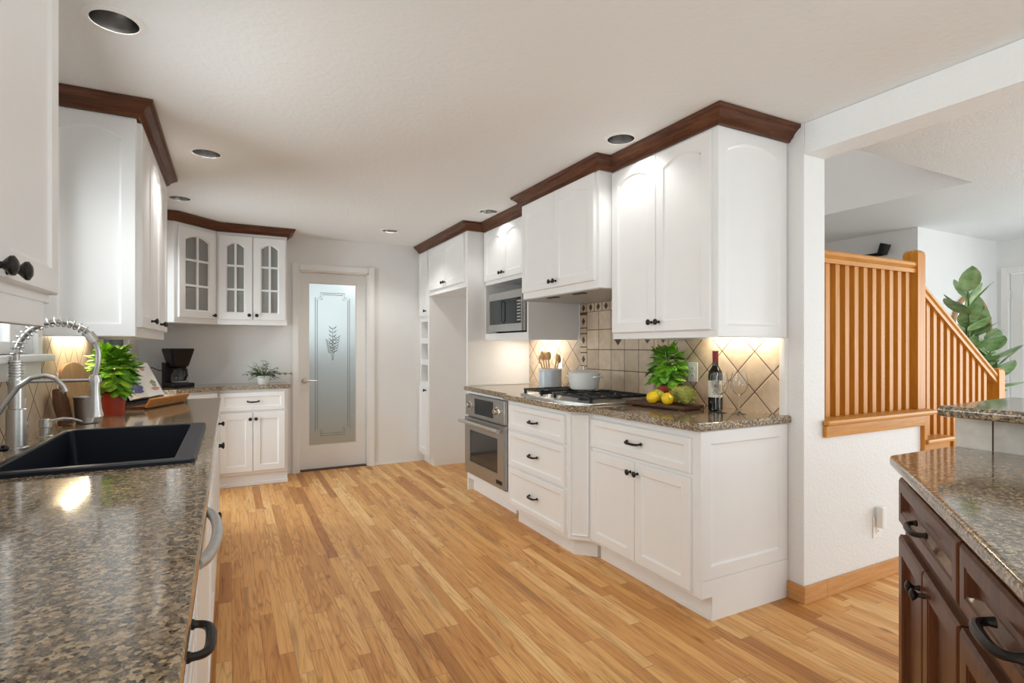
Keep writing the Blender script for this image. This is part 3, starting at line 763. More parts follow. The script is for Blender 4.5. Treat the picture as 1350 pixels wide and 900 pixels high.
# faucet
fx, fy = -.638, 2.40
fa = thing('kitchen_faucet', 'brushed steel spring pull-down faucet behind the sink', 'faucet', (fx, fy, .914))
mb = MB(); mb.lathe([(0, 0), (.034, 0), (.034, .006), (.027, .010), (.027, .135), (.0215, .138), (.0215, .235), (.019, .238), (.019, .30), (0, .30)], 24)
mb.build('body', STEEL, fa)
mb = MB()
for z in range(6): mb.lathe([(.019, .245 + z * .0095), (.0215, .2475 + z * .0095), (.019, .250 + z * .0095)], 20)
mb.build('collar_ring', STEEL, fa)
arc = []
for i in range(31):
    a = PI - PI * i / 30; arc.append((.112 + .112 * math.cos(a), 0, .315 + .118 * math.sin(a) + 0.0))
hose = [(0, 0, .29)] + arc + [(.2235, 0, .30), (.2215, 0, .28), (.2185, 0, .262), (.215, 0, .245)]
mb = MB(); mb.tube(hose, .0085, 10); mb.build('hose', STEELD, fa)
sp = []
for i in range(0, 10 * 15 + 1):
    t_ = i / 150 * .76; f = t_ * 30; k = min(int(f), 29); a = Vector(arc[k]).lerp(Vector(arc[k + 1]), f - k)
    tg = (Vector(arc[k + 1]) - Vector(arc[k])).normalized(); n1 = Vector((0, 1, 0)); n2 = tg.cross(n1); ph = 2 * PI * i / 10
    sp.append(tuple(a + (n1 * math.cos(ph) + n2 * math.sin(ph)) * .0155))
mb = MB(); mb.tube(sp, .0026, 6); mb.build('spring', STEEL, fa)
mb = MB(); mb.tube([arc[23], arc[26]], .0155, 12); mb.build('spring_clamp', STEEL, fa)
mb = MB(); mb.lathe([(0, .245), (.014, .245), (.0145, .225), (.013, .19), (.019, .125), (.0245, .105), (.0245, .098), (0, .098)], 20, cx=.215); mb.build('spray_head', STEEL, fa)
mb = MB(); mb.tube([(.015, 0, .228), (.20, 0, .228)], .0055, 8); mb.lathe([(.016, .220), (.019, .220), (.019, .236), (.016, .236)], 18, cx=.215); mb.build('docking_arm', STEEL, fa)
mb = MB(); mb.tube([(0, .02, .075), (0, .066, .075)], .0165, 16); mb.tube([(0, .052, .085), (.004, .056, .13), (.006, .062, .165)], [.006, .005, .005], 8); mb.build('lever', STEEL, fa)
wf = thing('water_faucet', 'small steel gooseneck water tap at the left photo edge', 'faucet', (-.64, 2.12, .914))
mb = MB(); mb.lathe([(0, 0), (.022, 0), (.022, .006), (.013, .012), (.013, .05), (0, .05)], 18); mb.build('base', CHROME, wf)
mb = MB(); mb.tube([(0, 0, .04), (.004, .004, .09), (.02, .008, .125), (.045, .014, .175), (.075, .02, .225), (.105, .026, .252), (.135, .032, .258), (.16, .038, .247), (.178, .042, .222), (.184, .043, .205)], .0075, 10); mb.build('spout', STEEL, wf)
mb = MB(); mb.tube([(.0, .012, .035), (.03, .05, .035)], .006, 8); mb.ball((.034, .056, .037), .011, seg=10); mb.build('lever', BLACK, wf)
so = thing('soap_dispenser', 'small steel soap dispenser pump right of the spring faucet', 'soap dispenser', (-.628, 2.68, .914))
mb = MB(); mb.lathe([(0, 0), (.026, 0), (.026, .004), (.016, .008), (.016, .035), (.0205, .038), (.0205, .055), (.018, .057), (.018, .068), (0, .069)], 20); mb.build('body', STEEL, so)
mb = MB(); mb.tube([(.01, 0, .058), (.05, .01, .066), (.08, .015, .062), (.11, .02, .05)], [.006, .006, .0055, .004], 8); mb.build('spout', STEEL, so)

# backsplash on the sink wall
TD2 = tile('sink_wall_tile', True, .1535, (2.62 + 1.05) / S2, (2.62 - 1.05) / S2)
mb = MB(); mb.box(WL + .0005, -.3, .914, WL + .009, SW0 - .12, 1.31); mb.box(WL + .0005, SW0 - .12, .914, WL + .009, SW1 + .09, SZ0 - .093); mb.box(WL + .0005, SW1 + .09, .914, WL + .009, 4.18, 1.31); mb.box(WL + .0005, SW1 + .064, SZ0 + .002, WL + .009, SW1 + .09, 1.31)
mb.box(WL + .0005, SW1 + .052, SZ0 - .093, WL + .009, SW1 + .09, SZ0 - .03)
tag(mb.build('backsplash', TD2), 'beige diagonal tile backsplash on the wall behind the sink', 'backsplash')

# ---- left uppers
def lupper(y0, w, label):
    return thing('upper_cabinet', label, 'wall cabinet', (-.372, y0, UZ), 90)
LD = .335
t = lupper(.40, 1.262, 'white wall cabinet at the upper left photo edge with two bronze knobs')
MB().box(0, 0, .055, 1.222, LD, UT - UZ, .002, 1).build('body', WHITE, t)
MB().box(0, -.004, .0, 1.165, .016, .055, .004).build('light_rail', WHITE, t)
door_(t, .02, .075, .405, .89, .03); door_(t, .43, .075, .405, .89, .03, kn=(.80, .092), ks=1.1); door_(t, .838, .075, .372, .89, .03, kn=(.875, .092), ks=1.1)
t = lupper(2.96, 1.16, 'white wall cabinet between sink window and side door, above the basil pot')
mb = MB(); mb.box(0, 0, .03, 1.16, LD, UT - UZ, .002, 1); mb.box(0, 0, 0, .018, LD, .03); mb.box(1.142, 0, 0, 1.16, LD, .03); mb.box(.018, 0, 0, 1.142, .018, .03); mb.build('body', WHITE, t)
door_(t, .012, .045, .375, .925, .034, kn=(.34, .085)); door_(t, .391, .045, .375, .925, .034, kn=(.742, .085)); door_(t, .77, .045, .375, .925, .034, kn=(.80, .085))
mb = MB(); mb.M = Matrix.Translation((0, 0, 0)) @ Matrix.Rotation(R(-90), 4, 'Z') @ Matrix.Translation((-LD, 0, 0)); panel_mesh(mb, 0, .0, LD, .985, .010, .055, .042); mb.build('end_panel', WHITE, t)
crown([(WL + .002, 4.123), (-.369, 4.123), (-.369, 2.946), (WL + .002, 2.946)][::-1], 'crown_moulding', 'dark walnut crown moulding on the wall cabinet right of the sink window')

# ---- far corner cabinets
FZ = 1.46
fc = thing('corner_upper_cabinet', 'white glass-door corner wall cabinet set diagonally above the coffee maker', 'wall cabinet', (-.40, 5.20, FZ), 45)
# local: x along the diagonal front (length .424), y into the corner
DL = .424; toL = Matrix.Rotation(R(-45), 4, 'Z')
def wl(x, y): v = toL @ Vector((x + .40, y - 5.20, 0)); return (v.x, v.y)
foot = [wl(-.40, 5.20), wl(-.10, 5.50), wl(-.10, 5.795), wl(-.705, 5.795), wl(-.705, 5.20)]
mb = MB(); mb.prism(foot, 0, .03); mb.prism(foot, .80, UT - FZ)
for z in (.28, .53): mb.prism([wl(-.41, 5.222), wl(-.12, 5.512), wl(-.12, 5.778), wl(-.688, 5.778), wl(-.688, 5.222)], z, z + .015)
def wallp(a, b, th=.015):
    a = Vector(a); b = Vector(b); d = (b - a).normalized(); n_ = Vector((-d.y, d.x)) * th
    mb.prism([tuple(a), tuple(b), tuple(b + n_), tuple(a + n_)], .03, .80)
for i in range(1, 5): wallp(foot[i], foot[(i + 1) % 5])
mb.box(0, 0, .03, .03, .018, .80); mb.box(DL - .03, 0, .03, DL, .018, .80); mb.box(.03, 0, .03, DL - .03, .018, .07); mb.box(.03, 0, .78, DL - .03, .018, .80)
mb.build('body', WHITE, fc)
def glass_door(root, x, z, w, h, kx, kz, rail=.058, arch=.035):
    mb = MB(); panel_mesh(mb, x, z, w, h, .02, rail, arch, True); d = mb.build('door', WHITE, root)
    iw, ih = w - 2 * rail, h - 2 * rail
    mb = MB(); mb.box(x + w / 2 - .009, -.017, z + rail + .005, x + w / 2 + .009, -.004, z + h - rail - .008)
    for k in (1, 2): mb.box(x + rail + .005, -.0165, z + rail + ih * k / 3 - .009, x + w - rail - .005, -.0045, z + rail + ih * k / 3 + .009)
    mb.build('muntin', WHITE, d)
    mb = MB(); mb.box(x + rail - .004, -.004, z + rail - .004, x + w - rail + .004, -.002, z + h - rail + .004); mb.build('pane', LITEPANE, d)
    knob(d, kx, kz); return d
glass_door(fc, .03, .045, DL - .06, .755, DL - .055, .075)
fw = thing('glass_upper_cabinet', 'white wall cabinet with two mullioned glass doors left of pantry door', 'wall cabinet', (-.098, 5.50, FZ))
w = .578; mb = MB()
for b in ((0, 0, 0, w, .29, .03), (0, 0, .80, w, .29, UT - FZ), (0, 0, .03, .016, .29, .80), (w - .016, 0, .03, w, .29, .80), (.016, .28, .03, w - .016, .29, .80), (.016, .02, .28, w - .016, .28, .295), (.016, .02, .53, w - .016, .28, .545), (w / 2 - .02, 0, .07, w / 2 + .02, .018, .80), (.016, 0, .03, w - .016, .018, .07)): mb.box(*b)
mb.build('body', WHITE, fw)
glass_door(fw, .012, .045, .272, .755, .258, .085); glass_door(fw, .294, .045, .272, .755, .32, .085)
crown([(WL + .002, 5.197), (-.399, 5.197), (-.098, 5.498), (.482, 5.498), (.482, 5.798)], 'crown_moulding', 'dark walnut crown moulding bent around the far glass-door cabinets')

bc = thing('corner_base_cabinet', 'white diagonal corner base cabinet under the coffee maker', 'base cabinet', (-.37, 5.17, 0), 45)
def wl2(x, y): v = toL @ Vector((x + .37, y - 5.17, 0)); return (v.x, v.y)
MB().prism([wl2(-.37, 5.17), wl2(-.09, 5.45), wl2(-.09, 5.795), wl2(-.705, 5.795), wl2(-.705, 5.17)], KH, CH).build('body', WHITE, bc)
MB().prism([wl2(-.37, 5.22), wl2(-.12, 5.48), wl2(-.09, 5.795), wl2(-.705, 5.795), wl2(-.705, 5.22)], 0, KH).build('toe_kick', WHITE, bc)
drawer_(bc, .015, .69, .366, .165, handle=False); door_(bc, .015, .13, .366, .54, kn=(.34, .62))
bf = thing('base_cabinet', 'white base cabinet left of the pantry door with drawer and two knobbed doors', 'base cabinet', (-.088, 5.45, 0))
MB().box(0, 0, KH, .57, .34, CH, .002, 1).build('body', WHITE, bf); mb = MB(); mb.box(0, .03, 0, .57, .34, KH); mb.box(0, .018, 0, .575, .34, .03, .004); mb.build('toe_kick', WHITE, bf)
drawer_(bf, .012, .685, .535, .165, hw=.09); door_(bf, .012, .135, .265, .53, kn=(.255, .61)); door_(bf, .281, .135, .265, .53, kn=(.302, .61))
mb = MB(); mb.prism([(-.38, 5.14), (-.08, 5.42), (.507, 5.42), (.507, 5.798), (WL + .002, 5.798), (WL + .002, 5.14)], CH, .914, .012, 3, {0, 1, 2, 5})
tag(mb.build('countertop', GRAN), 'small dark granite countertop under the coffee maker, against the far wall', 'countertop')

# ---- angled peninsula with raised bar
A = Vector((1.878, .985)); TH = 216.5; ex = Vector((math.cos(R(TH)), math.sin(R(TH)))); en = Vector((math.sin(R(TH)), -math.cos(R(TH))))
BX = 2.243
S_END = 1.75
pe = A + ex * S_END
OFF = .040
o0 = A - en * OFF + ex * .006
pc = thing('island_cabinet', 'dark cherry cabinet at peninsula end with narrow drawer over two knobbed doors', 'cabinet', (o0.x, o0.y, 0), TH)
U1 = .638
def pb(root, w, x0=0.0):
    return MB().prism([(x0, 0), (x0 + w, 0), (x0 + w, .16), (x0, .16)], KH, CH).build('body', DARKC, root)
pb(pc, U1 - .002); MB().box(0, .05, 0, U1 - .002, .16, KH).build('toe_kick', DARKC, pc)
drawer_(pc, .006, .705, U1 - .012, .142, DARKC, hw=.11, rail=.042, r=.0065)
door_(pc, .008, .13, (U1 - .018) / 2, .538, mat=DARKC, kn=(.008 + (U1 - .018) / 2 - .024, .61)); door_(pc, .012 + (U1 - .018) / 2, .13, (U1 - .018) / 2, .538, mat=DARKC, kn=(.036 + (U1 - .018) / 2, .61))
o1 = o0 + ex * U1
pc2 = thing('island_cabinet', 'dark cherry cabinet nearest the camera at the lower right with large black drawer pull', 'cabinet', (o1.x, o1.y, 0), TH)
pb(pc2, .90); MB().box(0, .05, 0, .90, .16, KH).build('toe_kick', DARKC, pc2)
drawer_(pc2, .004, .705, .56, .142, DARKC, hw=.125, rail=.042, r=.008, out=.036); door_(pc2, .004, .13, .278, .538, mat=DARKC); door_(pc2, .286, .13, .278, .538, mat=DARKC)
mb = MB(); q = A - ex * .0
mb.prism([(BX - .004, .96 + .02), (A.x, A.y), (pe.x, pe.y), (pe.x + .3, pe.y - .5), (BX - .004, -.7)], CH, .914, .012, 3, {0, 1})
tag(mb.build('countertop', GRAN), 'glossy brown granite countertop on the dark angled peninsula', 'countertop')
bw = thing('bar_wall', 'low wall faced with large grey-beige tiles carrying the raised bar', 'bar wall', (BX + .06, .2, 0))
mb = MB(); mb.box(-.05, -.9, 0, .07, .755, 1.027); mb.build('core', WALL, bw)
mb = MB(); mb.box(-.06, -.9, .914, -.0502, .765, 1.027); mb.box(-.0502, .7552, .914, .07, .765, 1.027); mb.build('tile_face', TBAR, bw)
mb = MB(); mb.prism([(2.085, -.7), (2.70, -.7), (2.70, .985), (2.10, .955)], 1.0272, 1.065, .014, 3, {1, 2, 3})
tag(mb.build('bar_top', GRAN), 'raised granite bar top above the tiled low wall', 'bar top')

# ------------------------------------------------------------------ stairs and railing
LZ = .862
st = thing('staircase', 'oak trimmed staircase descending into the living room beside the half wall', 'staircase', (3.2, 2.3, 0))
def stb(b, name, mat, bev=.004):
    mb = MB(); mb.box(*b, bev=bev); bmesh.ops.translate(mb.bm, verts=mb.bm.verts[:], vec=-st.location); return mb.build(name, mat, st)
stb((WT + .002, 1.82, LZ - .06, 3.61, 2.68, LZ), 'landing', OAKH)
stb((2.645, 1.668, LZ, 3.685, 1.7045, LZ + .03), 'tread_nosing', OAKH, .012)
stb((WT + .001, 1.7, LZ, 3.685, 1.83, LZ + .0299), 'tread_cap', OAKH, .001)
stb((2.652, 1.684, LZ - .058, 3.575, 1.7045, LZ - .0005), 'fascia', OAKH)
stb((3.566, 1.684, LZ - .26, 3.60, 1.72, LZ - .0005), 'end_trim', OAKR)
for i in range(4):
    z = LZ + .03 - .17 * (i + 1); x = 3.60 + .28 * i
    stb((x - .02, 1.668, z - .03, x + .30, 2.68, z), 'tread', OAKH, .010)
    stb((x + .0, 1.70, z - .09, x + .28, 1.7195, z - .0305), 'skirt', OAKH, .003)
    stb((x + .0, 1.825, z + .0005, x + .018, 2.68, z + .17 - .031), 'riser', OAKR, 0)
rl = thing('stair_railing', 'orange oak stair railing with square balusters and two newel posts', 'railing', (3.64, 1.775, LZ + .03))
def rlb(mb, name, mat):
    bmesh.ops.translate(mb.bm, verts=mb.bm.verts[:], vec=-rl.location); return mb.build(name, mat, rl)
def newel(x, z0, z1):
    mb = MB(); h = .041; c_ = (x, 1.775)
    mb.loops([[(x - a, 1.775 - a, z), (x + a, 1.775 - a, z), (x + a, 1.775 + a, z), (x - a, 1.775 + a, z)] for a, z in ((h, z0), (h, z1 - .03), (h - .004, z1 - .012), (h - .016, z1 - .002), (h - .03, z1))], True, True, True)
    rlb(mb, 'newel_post', OAKR)
newel(3.641, LZ + .0305, 1.836); newel(4.655, LZ + .0305 - .68, 1.115)
mb = MB(); prof = [(-.03, -.068), (.03, -.068), (.03, -.045), (.022, -.038), (.034, -.026), (.034, -.010), (.022, 0), (-.022, 0), (-.034, -.010), (-.034, -.026), (-.022, -.038), (-.03, -.045)]
mb.loops([[(x, 1.775 + p, 1.765 + q) for p, q in prof] for x in (WT + .001, 3.60)], True, True, True); rlb(mb, 'handrail', OAKH)
mb = MB(); mb.loops([[(x, 1.775 + p, z + q * 1.05) for p, q in prof] for x, z in ((3.682, 1.645), (4.614, 1.085))], True, True, True); rlb(mb, 'handrail', OAKH)
def bal(x, z0, z1):
    mb = MB(); mb.box(x - .0175, 1.7575, z0, x + .0175, 1.7925, z1); rlb(mb, 'baluster', OAKR)
for i in range(10): bal(2.778 + i * .0842, LZ + .0305, 1.70)
for i in range(10):
    x = 3.764 + i * .0795
    zt = 1.645 - (x - 3.682) * (.56 / .932) - .05
    k = min(3, max(0, int((x - .0175 - 3.60) / .28))); bal(x, LZ + .0305 - .17 * (k + 1), zt)

# ------------------------------------------------------------------ ceiling lights
clabels = ['large recessed ceiling light above the sink, nearest the camera', 'recessed ceiling light beyond the left wall cabinet, before the far glass cabinets', 'recessed ceiling light half hidden behind the left wall cabinet',
           'small recessed ceiling light in front of the pantry door', 'recessed ceiling light beside the microwave cabinet crown', 'recessed ceiling light beside the crown above the tall cabinet by the stair opening']
for i, (x, y) in enumerate(cans):
    t = thing('recessed_light', clabels[i], 'ceiling light', (x, y, CE), group='recessed ceiling lights')
    mb = MB(); mb.lathe([(.070, .001), (.070, -.004), (.078, -.006), (.093, -.002), (.093, 0)], 32); mb.build('trim_ring', PLASTW, t)
    mb = MB(); mb.lathe([(.070, -.003), (.066, .03), (.056, .08), (.044, .12), (0, .125)], 32); mb.build('reflector', REFL, t)
    lamp('recessed_lamp', 'SPOT', (x, y, CE + .02), (0, 0, 0), (9, 13, 6, 15, 4.5, 6)[i], (.99, .98, .94), spot_size=R(125), spot_blend=.6, shadow_soft_size=.04)

# under cabinet strips
def strip(loc, sx, sy, label, m_=None):
    mb = MB(); mb.box(-sx / 2, -sy / 2, -.014, sx / 2, sy / 2, 0, .002); t = thing('under_cabinet_light', label, 'light', loc); mb.build('housing', PLASTW, t)
    MB().box(-sx / 2 + .006, -sy / 2 + .006, -.017, sx / 2 - .006, sy / 2 - .006, -.0142).build('diffuser', m_ or STRIPL, t)
strip((2.45, 2.06, UZ + .0295), .03, .44, 'warm strip light under the tall cabinet, above wine glasses')
strip((2.36, 4.08, 1.3445), .03, .44, 'strip light under the microwave niche, lighting the tall white side panel', STRIPW)
strip((-.668, 3.42, UZ + .0295), .03, .62, 'warm strip light under the cabinet above the left basil pot')

# ------------------------------------------------------------------ cooktop
ct = thing('gas_cooktop', 'stainless gas cooktop with black iron grates set into the granite', 'cooktop', (2.10, 3.03, .914), -90)
CW, CD = .86, .52
pts = [(-CW / 2, CD / 2), (-CW / 2, -CD / 2 + .03)] + [(-CW / 2 + CW * k / 16, -CD / 2 + .03 - .05 * math.sin(PI * k / 16)) for k in range(1, 16)] + [(CW / 2, -CD / 2 + .03), (CW / 2, CD / 2)]
mb = MB(); mb.prism(pts, 0, .012, .004, 2); mb.build('tray', STEEL, ct)
for gi, (xc, gw) in enumerate(((-.285, .25), (.205, .21), (.033 - .0, .0) , (.325, .0))):
    if gw == 0: continue
    if gi == 1: xc, gw = .20, .42
    mb = MB(); h0, h1 = .034, .048; x0, x1, y0, y1 = xc - gw / 2, xc + gw / 2, -CD / 2 + .045, CD / 2 - .02
    for b in ((x0, y0, x0 + .014, y1), (x1 - .014, y0, x1, y1), (x0, y0, x1, y0 + .014), (x0, y1 - .014, x1, y1), (x0, (y0 + y1) / 2 - .007, x1, (y0 + y1) / 2 + .007)):
        mb.box(b[0], b[1], h0, b[2], b[3], h1, .003, 1)
    for yy in (y0 + .11, y1 - .11):
        for k in range(8):
            a = 2 * PI * k / 8 + .39
            mb.tube([(xc + .03 * math.cos(a), yy + .03 * math.sin(a), h1 - .006), (xc + .115 * math.cos(a), yy + .10 * math.sin(a), h1 - .006)], .006, 6)
    for fx_ in (x0 + .01, x1 - .01):
        for fy_ in (y0 + .01, y1 - .01): mb.box(fx_ - .007, fy_ - .007, .012, fx_ + .007, fy_ + .007, h0)
    mb.build('grate', IRON, ct)
    for yy in (y0 + .11, y1 - .11):
        MB().lathe([(0, .012), (.048, .012), (.048, .020), (.036, .024), (.036, .032), (0, .034)], 20, cx=xc, cy=yy).build('burner', IRON, ct)
for k in range(5):
    MB().lathe([(0, .012), (.019, .012), (.017, .028), (0, .029)], 16, cx=-.085, cy=-CD / 2 + .07 + .085 * k).build('control_knob', STEEL, ct)
# dutch oven
GZ = .914 + .048
dv = thing('dutch_oven', 'white lidded dutch oven pot on the cooktop grates', 'pot', (2.20, 3.135, GZ), -75); dv.scale = (.87, .87, .9)
MB().lathe([(0, 0), (.095, 0), (.108, .008), (.122, .06), (.128, .118), (.130, .122), (.124, .122), (.12, .115), (0, .1)], 36).build('body', CERAM, dv)
MB().lathe([(.131, .1225), (.131, .130), (.10, .146), (.05, .153), (0, .154)], 36).build('lid', CERAM, dv)
MB().lathe([(0, .153), (.010, .154), (.008, .166), (.015, .172), (.014, .180), (0, .182)], 16).build('lid_knob', STEEL, dv)
for sg in (-1, 1):
    mb = MB(); mb.tube([(sg * .126, -.045, .100), (sg * .152, -.035, .104), (sg * .158, 0, .105), (sg * .152, .035, .104), (sg * .126, .045, .100)], .008, 8); mb.build('handle', CERAM, dv)
# utensil crock
cr = thing('utensil_crock', 'pale blue ceramic crock holding wooden utensils beside the cooktop', 'utensil crock', (2.33, 3.80, .914))
MB().lathe([(0, 0), (.090, 0), (.094, .004), (.094, .15), (.098, .153), (.098, .166), (.09, .168), (.086, .16), (.084, .02), (0, .015)], 32).build('body', BLUEC, cr)
for i, (a, r_, L, hd_) in enumerate(((.3, .05, .27, 0), (1.5, .045, .28, 1), (2.6, .05, .255, 0), (4.0, .04, .285, 1), (5.2, .05, .26, 0), (3.3, .02, .29, 1))):
    nm = ('wooden_spatula', 'wooden_spoon')[hd_]
    u = thing(nm, ['light wooden spatula leaning right in the blue crock', 'wooden spoon at the back of the blue crock', 'wooden spatula leaning left in the blue crock', 'tallest wooden spoon at the front of the blue crock', 'short wooden spatula in front in the blue crock', 'upright wooden spoon in the middle of the blue crock'][i], 'utensil', (2.33 + .02 * math.cos(a), 3.80 + .02 * math.sin(a), .9365), 0, 'wooden utensils in the crock')
    dx, dy = .048 * math.cos(a) * 1.2, .048 * math.sin(a) * 1.2
    MB().tube([(0, 0, 0), (dx, dy, L - .06)], .006, 8).build('handle', SPOON, u)
    mb = MB(); mb.ball((dx * 1.15, dy * 1.15, L - .035), .026, .35 if not hd_ else .4, .9, 1.35, 14, Matrix.Rotation(a, 4, 'Z')); mb.build('head', SPOON, u)
# outlets
def outlet(loc, rz, label, w=.075, h=.118, toggles=False):
    t = thing('outlet_plate', label, 'outlet', loc, rz)
    MB().box(-w / 2, -.006, -h / 2, w / 2, 0, h / 2, .003).build('plate', PLASTW, t)
    mb = MB()
    for s_ in (-1, 1): mb.lathe([(.0165, 0), (.0165, .003), (0, .003)], 16, M=Matrix.Translation((0, -.006, s_ * .022)) @ Matrix.Rotation(R(90), 4, 'X'))
    sk_ = mb.build('socket', PLASTW, t)
    mb = MB()
    for s_ in (-1, 1):
        for x in (-.006, .006): mb.box(x - .0012, -.0095, s_ * .022 - .005, x + .0012, -.0088, s_ * .022 + .005)
    mb.build('slot', BLACK, sk_)
    return t
outlet((2.4949, 2.412, 1.108), -90, 'white outlet plate on diagonal tile between red-potted basil and wine bottle')
outlet((2.4949, 3.90, 1.125), -90, 'white outlet plate on the tile behind the blue crock')
outlet((WL + .0091, 3.20, 1.08), 90, 'white outlet plate on the sink wall tile beside the cutting board')
outlet((BX - .0001, .66, .965), -90, 'white switch plate on the tiled low wall of the bar')
nl = outlet((3.12, 1.7049, .285), 0, 'white outlet with plugged-in night light on the half wall')
MB().box(-.022, -.045, .0, .022, -.010, .115, .008).build('night_light', PLASTW, nl)

# ------------------------------------------------------------------ right counter still life
def basil(name, label, loc, leaves, pot_h, pot_r, fr, fh, mats, seed, saucer=False):
    r_ = random.Random(seed)
    t = thing(name, label, 'potted plant', loc)
    MB().lathe([(0, 0), (pot_r * .78, 0), (pot_r * .80, .004), (pot_r * .96, pot_h * .78), (pot_r * 1.04, pot_h * .78), (pot_r * 1.06, pot_h), (pot_r * .97, pot_h), (pot_r * .93, pot_h * .88), (0, pot_h * .88)], 28).build('pot', RED, t)
    MB().lathe([(0, pot_h * .885), (pot_r * .92, pot_h * .885)], 20).build('soil', SOIL, t)
    ms = [MB(), MB()]; stm = MB()
    for i in range(leaves):
        ph = r_.uniform(0, 2 * PI); cz = r_.random() ** .8; rad = fr * (1 - (2 * abs(cz - .38)) ** 2.2 * .45) * r_.uniform(.55, 1)
        z = pot_h * 1.12 + fh * cz
        p = (rad * .72 * math.cos(ph), rad * .72 * math.sin(ph), z)
        el = r_.uniform(-.8, .35) + 1.1 * max(0, cz - .5) * 2; ph2 = ph + r_.uniform(-.5, .5); L = r_.uniform(.05, .082)
        m_ = ms[0 if r_.random() < .6 else 1]
        m_.leaf(p, (math.cos(ph2) * math.cos(el), math.sin(ph2) * math.cos(el), math.sin(el)), L, L * r_.uniform(.62, .8), r_.uniform(.1, .45), r_.uniform(-.55, -.2))
        if i % 6 == 0: stm.tube([(p[0] * .2, p[1] * .2, pot_h * .85), (p[0] * .7, p[1] * .7, (z + pot_h) / 2), p], .0025, 5)
    stm.build('stem', STEMM, t)
    ms[0].build('foliage', mats[0], t, 60); ms[1].build('foliage', mats[1], t, 60)
    return t
basil('basil_plant', 'leafy green basil in red pot beside lemons on stove counter', (2.345, 2.475, .914), 170, .115, .068, .122, .195, (BASIL, BASIL), 3)
basil('basil_plant', 'bright green bushy basil in red pot beside the black sink', (-.520, 3.375, .914), 230, .115, .055, .088, .20, (BASILL, BASIL), 5)

cb = thing('cutting_board', 'dark brown wooden cutting board under lemons and artichokes', 'cutting board', (2.215, 2.37, .914), 98)
mb = MB(); mb.prism([(-.21, -.085), (.21, -.085), (.21, .085), (-.21, .085)], .004, .026, .006, 2); mb.build('board', BOARD, cb)
mb = MB(); mb.box(-.19, -.08, 0, -.16, .08, .004); mb.box(.16, -.08, 0, .19, .08, .004); mb.build('foot', BOARD, cb)
BZ = .914 + .026
def lemon(x, y, rz, label):
    t = thing('lemon', label, 'lemon', (x, y, BZ), rz, 'lemons on the board')
    prof = [(0, -.043), (.004, -.042), (.010, -.037), (.021, -.030), (.030, -.017), (.034, 0), (.030, .017), (.021, .030), (.011, .037), (.006, .042), (0, .044)]
    MB().lathe(prof, 20, M=Matrix.Translation((0, 0, .034)) @ Matrix.Rotation(R(82), 4, 'Y')).build('fruit', LEMON, t)
    MB().ball((.043, 0, .040), .004, seg=8).build('stem_end', STEMM, t)
lemon(2.125, 2.36, 20, 'left yellow lemon on the dark cutting board'); lemon(2.145, 2.262, -120, 'right yellow lemon beside the artichokes')
def artichoke(x, y, s, rz, label, mat=ARTI):
    t = thing('artichoke', label, 'artichoke', (x, y, BZ), rz, 'artichokes on the board')
    mb = MB(); mb.ball((0, 0, .042 * s), .034 * s, 1, 1, 1.1); mb.build('heart', mat, t)
    mb = MB()
    for row in range(7):
        la = -.75 + row * .30; n = max(4, int(11 * math.cos(la) + 1.5))
        for k in range(n):
            a = 2 * PI * (k + .5 * (row % 2)) / n; rr = .037 * s; nv = Vector((math.cos(a) * math.cos(la), math.sin(a) * math.cos(la), math.sin(la)))
            tv = Vector((-math.cos(a) * math.sin(la), -math.sin(a) * math.sin(la), math.cos(la)))
            mb.leaf(nv * rr * .9 + Vector((0, 0, .042 * s)), tv + nv * (.75 - .06 * row), .036 * s, .026 * s, -.25, -.5, nv)
    mb.build('bracts', mat, t, 60)
    mb = MB(); mb.tube([(0, -.03 * s, .03 * s), (0, -.075 * s, .018 * s)], [.011 * s, .010 * s], 10); mb.build('stem', STEMM, t)
artichoke(2.225, 2.205, 1.05, 150, 'artichoke at the right end of the cutting board'); artichoke(2.285, 2.335, .9, 60, 'smaller artichoke behind the lemons')
sq = thing('squash', 'ribbed yellow-green squash behind the left lemon', 'squash', (2.215, 2.425, BZ))
ls = []
for i in range(11):
    th = PI * i / 10; ls.append([((.043 * math.sin(th) * (1 + .09 * math.cos(9 * 2 * PI * k / 54)) + 1e-4) * math.cos(2 * PI * k / 54), (.043 * math.sin(th) * (1 + .09 * math.cos(9 * 2 * PI * k / 54)) + 1e-4) * math.sin(2 * PI * k / 54), .036 - .036 * math.cos(th)) for k in range(54)])
MB().loops(ls, True, True, True).build('fruit', SQUASH, sq); MB().tube([(0, 0, .068), (.004, .003, .088)], [.007, .005], 8).build('stem', STEMM, sq)

wb = thing('wine_bottle', 'dark wine bottle with cream label and red foil neck', 'wine bottle', (2.335, 2.10, .914))
MB().lathe([(0, .004), (.025, 0), (.036, .003), (.0375, .012), (.0375, .19), (.034, .212), (.022, .232), (.0155, .245), (.0145, .30), (.0145, .318), (0, .318)], 32).build('bottle', WINEG, wb)
MB().lathe([(.0152, .243), (.0155, .315), (.0165, .317), (.0165, .324), (.0, .325)], 24).build('capsule', CAPS, wb)
lab = MB().lathe([(.0379, .075), (.0379, .165)], 24, a0=R(140), a1=R(290)).build('label', WLABEL, wb)
mb = MB(); ang = R(222)
for r0, r1 in ((.009, .011), (.0, .005)):
    mb.loops([[(.0382 * math.cos(ang + (r * math.cos(q)) / .0382), .0382 * math.sin(ang + (r * math.cos(q)) / .0382), .135 + r * math.sin(q)) for q in [2 * PI * k / 20 for k in range(20)]] for r in (max(r0, .0003), r1)])
for z, w_ in ((.108, .30), (.100, .42), (.092, .36)):
    mb.lathe([(.0382, z), (.0382, z + .003)], 10, a0=ang - w_, a1=ang + w_)
mb.build('label_print', INKB, lab)
